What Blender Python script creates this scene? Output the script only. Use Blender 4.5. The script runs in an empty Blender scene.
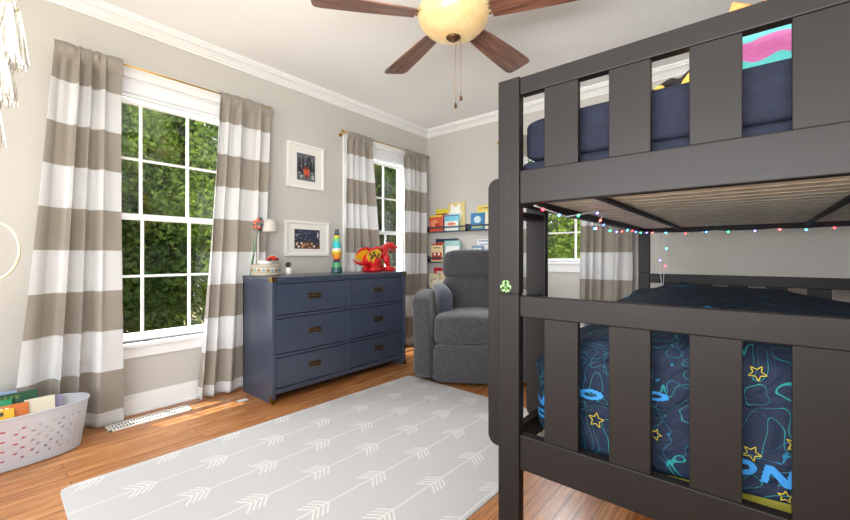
import bpy, bmesh, math, random
import numpy as np
from mathutils import Vector, Matrix, noise
from mathutils.bvhtree import BVHTree
random.seed(7)
PI = math.pi
S = bpy.context.scene
COL = S.collection

# ------------------------------------------------------------------ camera, sky, sun, exposure
cd = bpy.data.cameras.new('camera'); cam = bpy.data.objects.new('camera', cd); COL.objects.link(cam)
cam.location = (3.225, 0.0, 1.07)
cam.rotation_euler = (PI/2, 0, math.atan2(.640, .768))
cd.sensor_width = 36.0; cd.lens = 36.0*392/850; cd.shift_y = -4/850; cd.clip_start = .01
S.camera = cam
W = bpy.data.worlds.new('sky'); S.world = W; W.use_nodes = True
W.node_tree.nodes['Background'].inputs[0].default_value = (.86, .93, 1.0, 1)
W.node_tree.nodes['Background'].inputs[1].default_value = 2.2
sd = bpy.data.lights.new('sun', 'SUN'); sd.energy = 14.0; sd.angle = math.radians(1.0); sd.color = (1, .95, .86)
sun = bpy.data.objects.new('sun', sd); COL.objects.link(sun)
sun.rotation_euler = Vector((.24, .12, -1)).to_track_quat('-Z', 'Y').to_euler()
def area(name, loc, direc, sx, sy, power, color=(1, 1, 1)):
    l = bpy.data.lights.new(name, 'AREA'); l.shape = 'RECTANGLE'; l.size = sx; l.size_y = sy; l.energy = power; l.color = color
    o = bpy.data.objects.new(name, l); COL.objects.link(o); o.location = loc
    o.rotation_euler = Vector(direc).to_track_quat('-Z', 'Y').to_euler(); return o
area('fill_behind_camera', (1.9, -1.15, .95), (.2, 1, .25), 2.2, 1.6, 21, (1, .985, .96))  # added fill behind the camera, no real lamp of the room
area('ceiling_fill', (3.05, -.36, 1.30), (-.1, .75, 1), 1.8, .4, 70, (.97, .985, 1))  # added fill aimed at the ceiling, standing in for a bounced flash
area('added_sky_fill_big', (-1.5, .98, 3.5), (1, 0, -.85), 1.5, 1.6, 105, (.95, .98, 1))  # added panel outside the big window, out of view, strengthens the daylight
area('added_sky_fill_corner', (-1.5, 3.03, 3.5), (1, 0, -.85), 1.5, 1.6, 230, (.95, .98, 1))  # added daylight panel above the corner window's sightline
area('added_sky_fill_back', (1.7, 5.4, 3.5), (0, -1, -.85), 1.5, 1.6, 190, (.95, .98, 1))  # added unseen panel that boosts the sky light at the back window
S.view_settings.view_transform = 'Standard'; S.view_settings.look = 'None'
S.view_settings.gamma = 1; S.view_settings.use_curve_mapping = False
S.view_settings.exposure = 0.42

# ------------------------------------------------------------------ materials
def s2l(c):
    return tuple(((x/255)/12.92 if x/255 <= .04045 else ((x/255+.055)/1.055)**2.4) for x in c)
def mat(name, rgb, rough=.5, metal=0, spec=.5, noise_amt=0, noise_scale=20, bump=0, bump_scale=200, emit=None, estr=0, sheen=0, coat=0):
    m = bpy.data.materials.new(name); m.use_nodes = True
    nt = m.node_tree; b = nt.nodes['Principled BSDF']; c = s2l(rgb)
    b.inputs['Base Color'].default_value = (*c, 1); b.inputs['Roughness'].default_value = rough
    b.inputs['Metallic'].default_value = metal; b.inputs['Specular IOR Level'].default_value = spec
    if sheen: b.inputs['Sheen Weight'].default_value = sheen
    if coat: b.inputs['Coat Weight'].default_value = coat; b.inputs['Coat Roughness'].default_value = .15
    if emit: b.inputs['Emission Color'].default_value = (*s2l(emit), 1); b.inputs['Emission Strength'].default_value = estr
    tc = nt.nodes.new('ShaderNodeTexCoord')
    if noise_amt:
        n = nt.nodes.new('ShaderNodeTexNoise'); n.inputs['Scale'].default_value = noise_scale; n.inputs['Detail'].default_value = 4
        nt.links.new(tc.outputs['Object'], n.inputs['Vector'])
        r = nt.nodes.new('ShaderNodeValToRGB')
        r.color_ramp.elements[0].position = .3; r.color_ramp.elements[1].position = .7
        r.color_ramp.elements[0].color = (*[max(0, x*(1-noise_amt)) for x in c], 1)
        r.color_ramp.elements[1].color = (*[min(1, x*(1+noise_amt)) for x in c], 1)
        nt.links.new(n.outputs['Fac'], r.inputs['Fac']); nt.links.new(r.outputs['Color'], b.inputs['Base Color'])
    if bump:
        n2 = nt.nodes.new('ShaderNodeTexNoise'); n2.inputs['Scale'].default_value = bump_scale; n2.inputs['Detail'].default_value = 3
        nt.links.new(tc.outputs['Object'], n2.inputs['Vector'])
        bp = nt.nodes.new('ShaderNodeBump'); bp.inputs['Strength'].default_value = bump; bp.inputs['Distance'].default_value = .004
        nt.links.new(n2.outputs['Fac'], bp.inputs['Height']); nt.links.new(bp.outputs['Normal'], b.inputs['Normal'])
    return m
def _math_node_marker(): pass
def math_node(nt, op, a, b=None, c=None):
    n = nt.nodes.new('ShaderNodeMath'); n.operation = op
    for i, v in enumerate((a, b, c)):
        if v is None: continue
        if isinstance(v, (int, float)): n.inputs[i].default_value = v
        else: nt.links.new(v, n.inputs[i])
    return n.outputs[0]
M = {}
M['wall'] = mat('wall_paint', (200, 197, 191), .85, spec=.25, bump=.08, bump_scale=300)
M['ceil'] = mat('ceiling_paint', (240, 240, 240), .9, spec=.2)
M['trim'] = mat('trim_white', (242, 242, 242), .35)
M['blind'] = mat('shade_white', (236, 238, 242), .5)
M['bed'] = mat('bed_paint', (29, 25, 23), .42, spec=.2, noise_amt=.06, noise_scale=8)
M['bolt'] = mat('bolt_steel', (50, 50, 52), .35, metal=.8)
M['slat'] = mat('slat_wood', (236, 224, 208), .7, noise_amt=.18, noise_scale=14)
M['black'] = mat('black_strap', (28, 28, 30), .6)
M['navyfab'] = mat('navy_velvet', (20, 25, 40), .85, spec=.3, noise_amt=.3, noise_scale=40, bump=.3, bump_scale=260)
M['dress'] = mat('dresser_paint', (60, 68, 85), .28, spec=.6, noise_amt=.04, noise_scale=5, coat=.2)
M['gap'] = mat('dresser_gap', (24, 28, 38), .8)
M['brass'] = mat('brass', (196, 160, 84), .3, metal=1)
M['abrass'] = mat('antique_brass', (150, 118, 66), .38, metal=1)
M['bronze'] = mat('bronze', (96, 66, 44), .38, metal=.7)
M['pewter'] = mat('fan_metal', (168, 140, 100), .35, metal=.9)
M['gold'] = mat('gold_hoop', (236, 222, 170), .3, metal=.6)
M['cream'] = mat('cream_yarn', (252, 247, 236), .9, noise_amt=.1, noise_scale=60)
M['rec'] = mat('recliner_fabric', (60, 59, 62), .9, noise_amt=.35, noise_scale=60, bump=.6, bump_scale=260, sheen=.25)
M['recpad'] = mat('recliner_pad_fabric', (62, 67, 80), .9, noise_amt=.25, noise_scale=70, bump=.5, bump_scale=320, sheen=.4)
M['rug'] = mat('rug_grey', (186, 184, 183), .95, spec=.1, noise_amt=.03, noise_scale=300, bump=.5, bump_scale=420)
M['rugline'] = mat('rug_line', (212, 210, 206), .95, spec=.1)
M['rugedge'] = mat('rug_edge', (220, 220, 220), .95, spec=.1)
M['ledge'] = mat('ledge_paint', (66, 74, 88), .4)
M['frame'] = mat('frame_white', (238, 236, 230), .35)
M['mount'] = mat('mount_board', (232, 230, 224), .9)
M['matt'] = mat('sheet_olive', (140, 134, 44), .85, noise_amt=.2, noise_scale=12)
M['led_wire'] = mat('clear_wire', (205, 210, 215), .3)
M['vent'] = mat('vent_white', (236, 234, 228), .45)
M['dark'] = mat('dark_void', (30, 26, 22), .9)
M['ground'] = mat('forest_floor', (120, 108, 74), .95, noise_amt=.5, noise_scale=1.5)
M['bark'] = mat('bark', (92, 78, 64), .95, noise_amt=.3, noise_scale=9)

def glass():
    m = bpy.data.materials.new('window_glass'); m.use_nodes = True; nt = m.node_tree; nt.nodes.clear()
    o = nt.nodes.new('ShaderNodeOutputMaterial'); t = nt.nodes.new('ShaderNodeBsdfTransparent'); g = nt.nodes.new('ShaderNodeBsdfGlossy')
    g.inputs['Roughness'].default_value = .02; t.inputs[0].default_value = (.97, .98, .98, 1)
    lw = nt.nodes.new('ShaderNodeLayerWeight'); lw.inputs['Blend'].default_value = .5
    f5 = math_node(nt, 'ADD', math_node(nt, 'MULTIPLY', math_node(nt, 'POWER', lw.outputs['Facing'], 4.0), .5), .035)
    mx = nt.nodes.new('ShaderNodeMixShader'); nt.links.new(f5, mx.inputs[0]); nt.links.new(t.outputs[0], mx.inputs[1]); nt.links.new(g.outputs[0], mx.inputs[2])
    nt.links.new(mx.outputs[0], o.inputs[0]); return m

M['glass'] = glass()
def leaf(name, a, b):
    m = bpy.data.materials.new(name); m.use_nodes = True; nt = m.node_tree; nt.nodes.clear()
    o = nt.nodes.new('ShaderNodeOutputMaterial'); d = nt.nodes.new('ShaderNodeBsdfDiffuse'); t = nt.nodes.new('ShaderNodeBsdfTranslucent')
    tc = nt.nodes.new('ShaderNodeTexCoord'); n = nt.nodes.new('ShaderNodeTexNoise'); n.inputs['Scale'].default_value = 1.3; n.inputs['Detail'].default_value = 5
    nt.links.new(tc.outputs['Object'], n.inputs['Vector']); r = nt.nodes.new('ShaderNodeValToRGB')
    r.color_ramp.elements[0].position = .35; r.color_ramp.elements[1].position = .65
    r.color_ramp.elements[0].color = (*s2l(a), 1); r.color_ramp.elements[1].color = (*s2l(b), 1)
    nt.links.new(n.outputs['Fac'], r.inputs['Fac']); nt.links.new(r.outputs[0], d.inputs[0]); nt.links.new(r.outputs[0], t.inputs[0])
    mx = nt.nodes.new('ShaderNodeMixShader'); mx.inputs[0].default_value = .35
    nt.links.new(d.outputs[0], mx.inputs[1]); nt.links.new(t.outputs[0], mx.inputs[2]); nt.links.new(mx.outputs[0], o.inputs[0]); return m
M['leaf'] = leaf('leaf_green', (40, 58, 32), (98, 116, 58))
M['leaf2'] = leaf('leaf_pale_green', (62, 84, 34), (124, 146, 62))
def floor_mat():
    m = bpy.data.materials.new('oak_floor'); m.use_nodes = True; nt = m.node_tree; b = nt.nodes['Principled BSDF']
    tc = nt.nodes.new('ShaderNodeTexCoord'); mp = nt.nodes.new('ShaderNodeMapping'); mp.inputs['Rotation'].default_value = (0, 0, PI/2)
    nt.links.new(tc.outputs['Object'], mp.inputs['Vector'])
    br = nt.nodes.new('ShaderNodeTexBrick'); br.offset = .37; br.inputs['Scale'].default_value = 1
    br.inputs['Brick Width'].default_value = .95; br.inputs['Row Height'].default_value = .062; br.inputs['Mortar Size'].default_value = .0011
    br.inputs['Color1'].default_value = (*s2l((192, 135, 84)), 1); br.inputs['Color2'].default_value = (*s2l((166, 107, 61)), 1)
    br.inputs['Mortar'].default_value = (*s2l((84, 46, 22)), 1); br.inputs['Bias'].default_value = -.1
    nt.links.new(mp.outputs[0], br.inputs['Vector'])
    mp2 = nt.nodes.new('ShaderNodeMapping'); mp2.inputs['Scale'].default_value = (28, 1.6, 1)
    nt.links.new(tc.outputs['Object'], mp2.inputs['Vector'])
    n = nt.nodes.new('ShaderNodeTexNoise'); n.inputs['Scale'].default_value = 2.2; n.inputs['Detail'].default_value = 7; n.inputs['Roughness'].default_value = .65; n.inputs['Distortion'].default_value = .6
    nt.links.new(mp2.outputs[0], n.inputs['Vector'])
    r = nt.nodes.new('ShaderNodeValToRGB'); r.color_ramp.elements[0].position = .36; r.color_ramp.elements[0].color = (.42, .36, .32, 1)
    r.color_ramp.elements[1].position = .6; r.color_ramp.elements[1].color = (1.08, 1.06, 1.04, 1)
    nt.links.new(n.outputs['Fac'], r.inputs['Fac'])
    mx = nt.nodes.new('ShaderNodeMix'); mx.data_type = 'RGBA'; mx.blend_type = 'MULTIPLY'; mx.inputs[0].default_value = .8
    nt.links.new(br.outputs['Color'], mx.inputs[6]); nt.links.new(r.outputs[0], mx.inputs[7]); nt.links.new(mx.outputs[2], b.inputs['Base Color'])
    b.inputs['Roughness'].default_value = .24; b.inputs['Specular IOR Level'].default_value = .5
    bp = nt.nodes.new('ShaderNodeBump'); bp.inputs['Strength'].default_value = .15; bp.inputs['Distance'].default_value = .002
    nt.links.new(br.outputs['Fac'], bp.inputs['Height']); bp.invert = True; nt.links.new(bp.outputs[0], b.inputs['Normal'])
    return m
M['floor'] = floor_mat()
def curtain_mat():
    m = bpy.data.materials.new('striped_curtain'); m.use_nodes = True; nt = m.node_tree; nt.nodes.clear()
    o = nt.nodes.new('ShaderNodeOutputMaterial'); tc = nt.nodes.new('ShaderNodeTexCoord'); sp = nt.nodes.new('ShaderNodeSeparateXYZ')
    nt.links.new(tc.outputs['Object'], sp.inputs[0])
    v = math_node(nt, 'DIVIDE', math_node(nt, 'SUBTRACT', sp.outputs[2], .097), .5035)
    fr = math_node(nt, 'FRACT', math_node(nt, 'ADD', v, 5.0)); k = math_node(nt, 'LESS_THAN', fr, .5)
    cx = nt.nodes.new('ShaderNodeMix'); cx.data_type = 'RGBA'
    cx.inputs[6].default_value = (*s2l((226, 226, 226)), 1); cx.inputs[7].default_value = (*s2l((168, 160, 149)), 1)
    nt.links.new(k, cx.inputs[0])
    d = nt.nodes.new('ShaderNodeBsdfPrincipled'); d.inputs['Roughness'].default_value = .75; d.inputs['Specular IOR Level'].default_value = .3; d.inputs['Sheen Weight'].default_value = .2
    nt.links.new(cx.outputs[2], d.inputs['Base Color'])
    n = nt.nodes.new('ShaderNodeTexNoise'); n.inputs['Scale'].default_value = 9; n.inputs['Detail'].default_value = 5; nt.links.new(tc.outputs['Object'], n.inputs['Vector'])
    bp = nt.nodes.new('ShaderNodeBump'); bp.inputs['Strength'].default_value = .35; bp.inputs['Distance'].default_value = .012
    nt.links.new(n.outputs['Fac'], bp.inputs['Height']); nt.links.new(bp.outputs[0], d.inputs['Normal'])
    t = nt.nodes.new('ShaderNodeBsdfTranslucent'); nt.links.new(cx.outputs[2], t.inputs[0])
    mx = nt.nodes.new('ShaderNodeMixShader'); mx.inputs[0].default_value = .22
    nt.links.new(d.outputs[0], mx.inputs[1]); nt.links.new(t.outputs[0], mx.inputs[2]); nt.links.new(mx.outputs[0], o.inputs[0]); return m
M['curtain'] = curtain_mat()
def blade_mat():
    m = bpy.data.materials.new('walnut_blade'); m.use_nodes = True; nt = m.node_tree; b = nt.nodes['Principled BSDF']
    tc = nt.nodes.new('ShaderNodeTexCoord'); mp = nt.nodes.new('ShaderNodeMapping'); mp.inputs['Scale'].default_value = (3, 40, 3)
    nt.links.new(tc.outputs['Object'], mp.inputs[0]); n = nt.nodes.new('ShaderNodeTexNoise'); n.inputs['Scale'].default_value = 1.2; n.inputs['Detail'].default_value = 5
    nt.links.new(mp.outputs[0], n.inputs['Vector']); r = nt.nodes.new('ShaderNodeValToRGB')
    r.color_ramp.elements[0].position = .3; r.color_ramp.elements[0].color = (*s2l((78, 48, 38)), 1)
    r.color_ramp.elements[1].position = .7; r.color_ramp.elements[1].color = (*s2l((142, 98, 78)), 1)
    nt.links.new(n.outputs['Fac'], r.inputs['Fac']); nt.links.new(r.outputs[0], b.inputs['Base Color']); b.inputs['Roughness'].default_value = .3
    return m
M['blade'] = blade_mat()
def bowl_mat():
    m = bpy.data.materials.new('amber_glass_bowl'); m.use_nodes = True; nt = m.node_tree; b = nt.nodes['Principled BSDF']
    b.inputs['Base Color'].default_value = (*s2l((196, 168, 118)), 1); b.inputs['Roughness'].default_value = .25
    tc = nt.nodes.new('ShaderNodeTexCoord'); n = nt.nodes.new('ShaderNodeTexNoise'); n.inputs['Scale'].default_value = 9; n.inputs['Detail'].default_value = 3; n.inputs['Distortion'].default_value = 1
    nt.links.new(tc.outputs['Object'], n.inputs['Vector']); r = nt.nodes.new('ShaderNodeValToRGB')
    r.color_ramp.elements[0].position = .3; r.color_ramp.elements[0].color = (*s2l((204, 152, 86)), 1)
    r.color_ramp.elements[1].position = .7; r.color_ramp.elements[1].color = (*s2l((255, 236, 190)), 1)
    nt.links.new(n.outputs['Fac'], r.inputs['Fac']); nt.links.new(r.outputs[0], b.inputs['Emission Color']); b.inputs['Emission Strength'].default_value = .27
    return m
M['bowl'] = bowl_mat()
def comforter_mat():
    m = mat('comforter_navy', (26, 34, 58), .75, spec=.3); nt = m.node_tree; b = nt.nodes['Principled BSDF']
    tc = nt.nodes.new('ShaderNodeTexCoord')
    def contour(scale, seed, level, width):
        mp = nt.nodes.new('ShaderNodeMapping'); mp.inputs['Location'].default_value = (seed, seed*1.7, seed*.6); nt.links.new(tc.outputs['Object'], mp.inputs[0])
        n = nt.nodes.new('ShaderNodeTexNoise'); n.inputs['Scale'].default_value = scale; n.inputs['Detail'].default_value = 1.2; n.inputs['Distortion'].default_value = .9
        nt.links.new(mp.outputs[0], n.inputs['Vector'])
        return math_node(nt, 'LESS_THAN', math_node(nt, 'ABSOLUTE', math_node(nt, 'SUBTRACT', n.outputs['Fac'], level)), width)
    a = math_node(nt, 'MAXIMUM', contour(9, 0, .47, .0032), contour(9, 0, .58, .0032))
    c = contour(10, 5, .55, .0032)
    big = nt.nodes.new('ShaderNodeTexNoise'); big.inputs['Scale'].default_value = 7; big.inputs['Detail'].default_value = 0; nt.links.new(tc.outputs['Object'], big.inputs['Vector'])
    blob = math_node(nt, 'GREATER_THAN', big.outputs['Fac'], .76)
    x1 = nt.nodes.new('ShaderNodeMix'); x1.data_type = 'RGBA'; x1.inputs[6].default_value = (*s2l((19, 31, 52)), 1); x1.inputs[7].default_value = (*s2l((26, 122, 122)), 1); nt.links.new(a, x1.inputs[0])
    x2 = nt.nodes.new('ShaderNodeMix'); x2.data_type = 'RGBA'; nt.links.new(x1.outputs[2], x2.inputs[6]); x2.inputs[7].default_value = (*s2l((24, 96, 132)), 1); nt.links.new(c, x2.inputs[0])
    x3 = nt.nodes.new('ShaderNodeMix'); x3.data_type = 'RGBA'; nt.links.new(x2.outputs[2], x3.inputs[6]); x3.inputs[7].default_value = (*s2l((34, 128, 190)), 1); nt.links.new(blob, x3.inputs[0])
    nt.links.new(x3.outputs[2], b.inputs['Base Color'])
    wn = nt.nodes.new('ShaderNodeTexNoise'); wn.inputs['Scale'].default_value = 9; wn.inputs['Detail'].default_value = 4; wn.inputs['Distortion'].default_value = 1.4
    nt.links.new(tc.outputs['Object'], wn.inputs['Vector']); bp = nt.nodes.new('ShaderNodeBump'); bp.inputs['Strength'].default_value = .9; bp.inputs['Distance'].default_value = .03
    nt.links.new(wn.outputs['Fac'], bp.inputs['Height']); nt.links.new(bp.outputs[0], b.inputs['Normal']); return m
M['comf'] = comforter_mat()
M['star'] = mat('star_yellow', (190, 168, 40), .7); M['cyan'] = mat('letter_blue', (36, 122, 184), .7)
def basket_mat():
    m = bpy.data.materials.new('translucent_plastic'); m.use_nodes = True; nt = m.node_tree; nt.nodes.clear()
    o = nt.nodes.new('ShaderNodeOutputMaterial'); p = nt.nodes.new('ShaderNodeBsdfPrincipled'); p.inputs['Base Color'].default_value = (*s2l((224, 227, 231)), 1); p.inputs['Roughness'].default_value = .3
    t = nt.nodes.new('ShaderNodeBsdfTranslucent'); t.inputs[0].default_value = (*s2l((228, 230, 240)), 1)
    tr = nt.nodes.new('ShaderNodeBsdfTransparent'); a = nt.nodes.new('ShaderNodeMixShader'); a.inputs[0].default_value = .35
    nt.links.new(p.outputs[0], a.inputs[1]); nt.links.new(t.outputs[0], a.inputs[2])
    c = nt.nodes.new('ShaderNodeMixShader'); c.inputs[0].default_value = .3; nt.links.new(a.outputs[0], c.inputs[1]); nt.links.new(tr.outputs[0], c.inputs[2])
    nt.links.new(c.outputs[0], o.inputs[0]); return m
M['basket'] = basket_mat()
def plush_mat():
    m = mat('tie_dye_plush', (90, 200, 190), .95, bump=1.0, bump_scale=90, sheen=.6); nt = m.node_tree; b = nt.nodes['Principled BSDF']
    tc = nt.nodes.new('ShaderNodeTexCoord'); mp = nt.nodes.new('ShaderNodeMapping'); mp.inputs['Location'].default_value = (.0, 0, .62); mp.inputs['Rotation'].default_value = (0, .6, 0); mp.inputs['Scale'].default_value = (1.7, 1, .8); nt.links.new(tc.outputs['Object'], mp.inputs[0])
    n = nt.nodes.new('ShaderNodeTexWave'); n.bands_direction = 'DIAGONAL'; n.inputs['Scale'].default_value = 3.2; n.inputs['Detail'].default_value = 1; n.inputs['Detail Scale'].default_value = 1.5; n.inputs['Distortion'].default_value = 3.5
    nt.links.new(mp.outputs[0], n.inputs['Vector']); r = nt.nodes.new('ShaderNodeValToRGB'); r.color_ramp.interpolation = 'EASE'
    r.color_ramp.elements[0].position = .56; r.color_ramp.elements[0].color = (*s2l((70, 172, 168)), 1)
    r.color_ramp.elements[1].position = .62; r.color_ramp.elements[1].color = (*s2l((178, 84, 142)), 1)
    nt.links.new(n.outputs['Fac'], r.inputs['Fac']); nt.links.new(r.outputs[0], b.inputs['Base Color']); return m
M['plush'] = plush_mat()
_mc = {}
def C(rgb, rough=.5):
    k = (tuple(rgb), rough)
    if k not in _mc: _mc[k] = mat('colour_%02x%02x%02x' % tuple(rgb), rgb, rough)
    return _mc[k]

# ------------------------------------------------------------------ mesh helpers
ORG = {}
def _setmat(geom, mi):
    for f in geom: f.material_index = mi
def bx(bm, x0, x1, y0, y1, z0, z1, bev=0, mi=0, seg=2, mtx=None):
    x0, x1 = min(x0, x1), max(x0, x1); y0, y1 = min(y0, y1), max(y0, y1); z0, z1 = min(z0, z1), max(z0, z1)
    vs = [bm.verts.new((x, y, z)) for x in (x0, x1) for y in (y0, y1) for z in (z0, z1)]
    q = [(0, 1, 3, 2), (4, 6, 7, 5), (0, 4, 5, 1), (2, 3, 7, 6), (0, 2, 6, 4), (1, 5, 7, 3)]
    fs = [bm.faces.new([vs[i] for i in f]) for f in q]
    _setmat(fs, mi)
    if bev:
        es = list({e for f in fs for e in f.edges})
        r = bmesh.ops.bevel(bm, geom=es, offset=bev, segments=seg, profile=.5, affect='EDGES')
        _setmat(r['faces'], mi)
        vs = list({v for f in r['faces'] for v in f.verts} | {v for v in vs if v.is_valid})
    if mtx is not None:
        for v in vs: v.co = mtx @ v.co
    return vs
def tube(bm, pts, r, seg=8, mi=0, closed=False):
    pts = [Vector(p) for p in pts]; n = len(pts); rs = r if isinstance(r, (list, tuple)) else [r]*n
    rings = []; up = None
    for i, p in enumerate(pts):
        if closed: t = pts[(i+1) % n]-pts[i-1]
        else: t = pts[min(i+1, n-1)]-pts[max(i-1, 0)]
        t.normalize()
        if up is None:
            up = Vector((0, 0, 1)) if abs(t.z) < .9 else Vector((1, 0, 0))
        a = up-t*up.dot(t)
        if a.length < 1e-5: a = t.orthogonal()
        a.normalize(); b = t.cross(a); up = a
        rings.append([bm.verts.new(p+(a*math.cos(2*PI*k/seg)+b*math.sin(2*PI*k/seg))*rs[i]) for k in range(seg)])
    for i in range(n if closed else n-1):
        A, B = rings[i], rings[(i+1) % n]
        for k in range(seg):
            f = bm.faces.new((A[k], A[(k+1) % seg], B[(k+1) % seg], B[k])); f.material_index = mi; f.smooth = True
    if not closed:
        for R in (rings[0][::-1], rings[-1]):
            f = bm.faces.new(R); f.material_index = mi
def lathe(bm, prof, c=(0, 0, 0), seg=32, mi=0, sx=1, sy=1, mis=None):
    rings = []
    for r, z in prof:
        rings.append([bm.verts.new((c[0]+sx*r*math.cos(2*PI*k/seg), c[1]+sy*r*math.sin(2*PI*k/seg), c[2]+z)) for k in range(seg)])
    for i in range(len(prof)-1):
        for k in range(seg):
            f = bm.faces.new((rings[i][k], rings[i][(k+1) % seg], rings[i+1][(k+1) % seg], rings[i+1][k]))
            f.material_index = mis[i] if mis else mi; f.smooth = True
    if prof[0][0] > 1e-6: bm.faces.new(rings[0][::-1]).material_index = mis[0] if mis else mi
    if prof[-1][0] > 1e-6: bm.faces.new(rings[-1]).material_index = mis[-1] if mis else mi
def sell(bm, c, s, e=.5, n=16, mi=0, mtx=None, e2=None):
    """rounded cushion: superellipsoid centre c, half sizes s"""
    e2 = e2 or e
    def f(v, p): return math.copysign(abs(v)**p, v)
    rows = []
    for i in range(1, n):
        a = -PI/2+PI*i/n; row = []
        for k in range(2*n):
            b = 2*PI*k/(2*n)
            v = Vector((c[0]+s[0]*f(math.cos(a), e2)*f(math.cos(b), e), c[1]+s[1]*f(math.cos(a), e2)*f(math.sin(b), e), c[2]+s[2]*f(math.sin(a), e2)))
            row.append(bm.verts.new(mtx @ v if mtx is not None else v))
        rows.append(row)
    def P(z):
        v = Vector((c[0], c[1], c[2]+z)); return bm.verts.new(mtx @ v if mtx is not None else v)
    bot, top = P(-s[2]), P(s[2]); fs = []
    for i in range(len(rows)-1):
        for k in range(2*n):
            fs.append(bm.faces.new((rows[i][k], rows[i][(k+1) % (2*n)], rows[i+1][(k+1) % (2*n)], rows[i+1][k])))
    for k in range(2*n):
        fs.append(bm.faces.new((bot, rows[0][(k+1) % (2*n)], rows[0][k]))); fs.append(bm.faces.new((top, rows[-1][k], rows[-1][(k+1) % (2*n)])))
    for q in fs: q.material_index = mi; q.smooth = True
    return [v for r in rows for v in r]+[bot, top]
def prism(bm, pts, axis, a0, a1, mi=0):
    """polygon pts (2D) extruded along axis between a0, a1"""
    def P(p, a):
        return {'x': (a, p[0], p[1]), 'y': (p[0], a, p[1]), 'z': (p[0], p[1], a)}[axis]
    A = [bm.verts.new(P(p, a0)) for p in pts]; B = [bm.verts.new(P(p, a1)) for p in pts]; n = len(pts)
    fs = [bm.faces.new(A), bm.faces.new(B[::-1])]+[bm.faces.new((A[i], B[i], B[(i+1) % n], A[(i+1) % n])) for i in range(n)]
    _setmat(fs, mi); return A+B
def nb(): return bmesh.new()
def obj(name, bm, ms, parent=None, kind=None, smooth=None):
    if parent is not None and parent.name in ORG:
        org = ORG[parent.name]; bmesh.ops.translate(bm, verts=bm.verts, vec=-org)
    else: org = Vector((0, 0, 0))
    bmesh.ops.recalc_face_normals(bm, faces=bm.faces)
    me = bpy.data.meshes.new(name); bm.to_mesh(me); bm.free()
    for m in (ms if isinstance(ms, (list, tuple)) else [ms]): me.materials.append(m)
    o = bpy.data.objects.new(name, me); COL.objects.link(o)
    if parent is not None: o.parent = parent
    ORG[o.name] = org
    if kind: o['kind'] = kind
    if smooth: me.shade_smooth()
    return o
def boxo(name, m, b, parent=None, bev=0, kind=None):
    bm = nb(); bx(bm, *b, bev=bev); return obj(name, bm, m, parent, kind)
def thing(name, label, cat, loc=(0, 0, 0), group=None, rz=0):
    o = bpy.data.objects.new(name, None); COL.objects.link(o); o.location = loc; o.rotation_euler = (0, 0, rz)
    o.empty_display_size = .05
    o['label'] = label; o['category'] = cat
    if group: o['group'] = group
    ORG[o.name] = Vector(loc) if rz == 0 else Vector((0, 0, 0))
    return o
def tag(o, label, cat, group=None):
    o['label'] = label; o['category'] = cat
    if group: o['group'] = group
    return o
def bevmod(o, w=.003, seg=2):
    m = o.modifiers.new('bevel', 'BEVEL'); m.width = w; m.segments = seg; m.limit_method = 'ANGLE'; return o
def remesh(o, vox, sm=2):
    m = o.modifiers.new('remesh', 'REMESH'); m.mode = 'VOXEL'; m.voxel_size = vox; m.use_smooth_shade = True
    s = o.modifiers.new('smooth', 'SMOOTH'); s.factor = .6; s.iterations = sm; return o

# ------------------------------------------------------------------ room shell
CH = 2.67; XR = 4.16; YB = 3.91; YF = -.6; T = .15
W1 = (.50, 1.47, .48, 2.27); W2 = (2.61, 3.51, .48, 2.27); W3 = (1.25, 2.22, 1.01, 2.27)
bm = nb(); bx(bm, -T, XR+T, YF-T, YB+T, -.12, 0); obj('floor', bm, M['floor'], kind='structure')
bm = nb(); bx(bm, -T, XR+T, YF-T, YB+T, CH, CH+.12); obj('ceiling', bm, M['ceil'], kind='structure')
bm = nb()
ys = [YF-T, W1[0], W1[1], W2[0], W2[1], YB+T]
for i in range(5):
    if i in (1, 3):
        w = W1 if i == 1 else W2
        bx(bm, -T, 0, w[0], w[1], 0, w[2]); bx(bm, -T, 0, w[0], w[1], w[3], CH)
    else: bx(bm, -T, 0, ys[i], ys[i+1], 0, CH)
obj('wall_left', bm, M['wall'], kind='structure')
bm = nb(); bx(bm, 0, W3[0], YB, YB+T, 0, CH); bx(bm, W3[1], XR, YB, YB+T, 0, CH)
bx(bm, W3[0], W3[1], YB, YB+T, 0, W3[2]); bx(bm, W3[0], W3[1], YB, YB+T, W3[3], CH)
obj('wall_back', bm, M['wall'], kind='structure')
bm = nb(); bx(bm, XR, XR+T, YF-T, YB+T, 0, CH); obj('wall_right', bm, M['wall'], kind='structure')
bm = nb(); bx(bm, 0, .5, YF-T, YF, 0, CH); bx(bm, 3.7, XR, YF-T, YF, 0, CH); bx(bm, .5, 3.7, YF-T, YF, 2.45, CH)  # wide opening invented behind the camera so fill light can enter
obj('wall_front', bm, M['wall'], kind='structure')
bm = nb()
for b in ((.41, .5, YF, YF+.02, 0, 2.54), (3.7, 3.79, YF, YF+.02, 0, 2.54), (.5, 3.7, YF, YF+.02, 2.45, 2.54)): bx(bm, *b)
obj('trim_1', bm, M['trim'], kind='structure')  # casing around the added opening in the front wall
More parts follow.
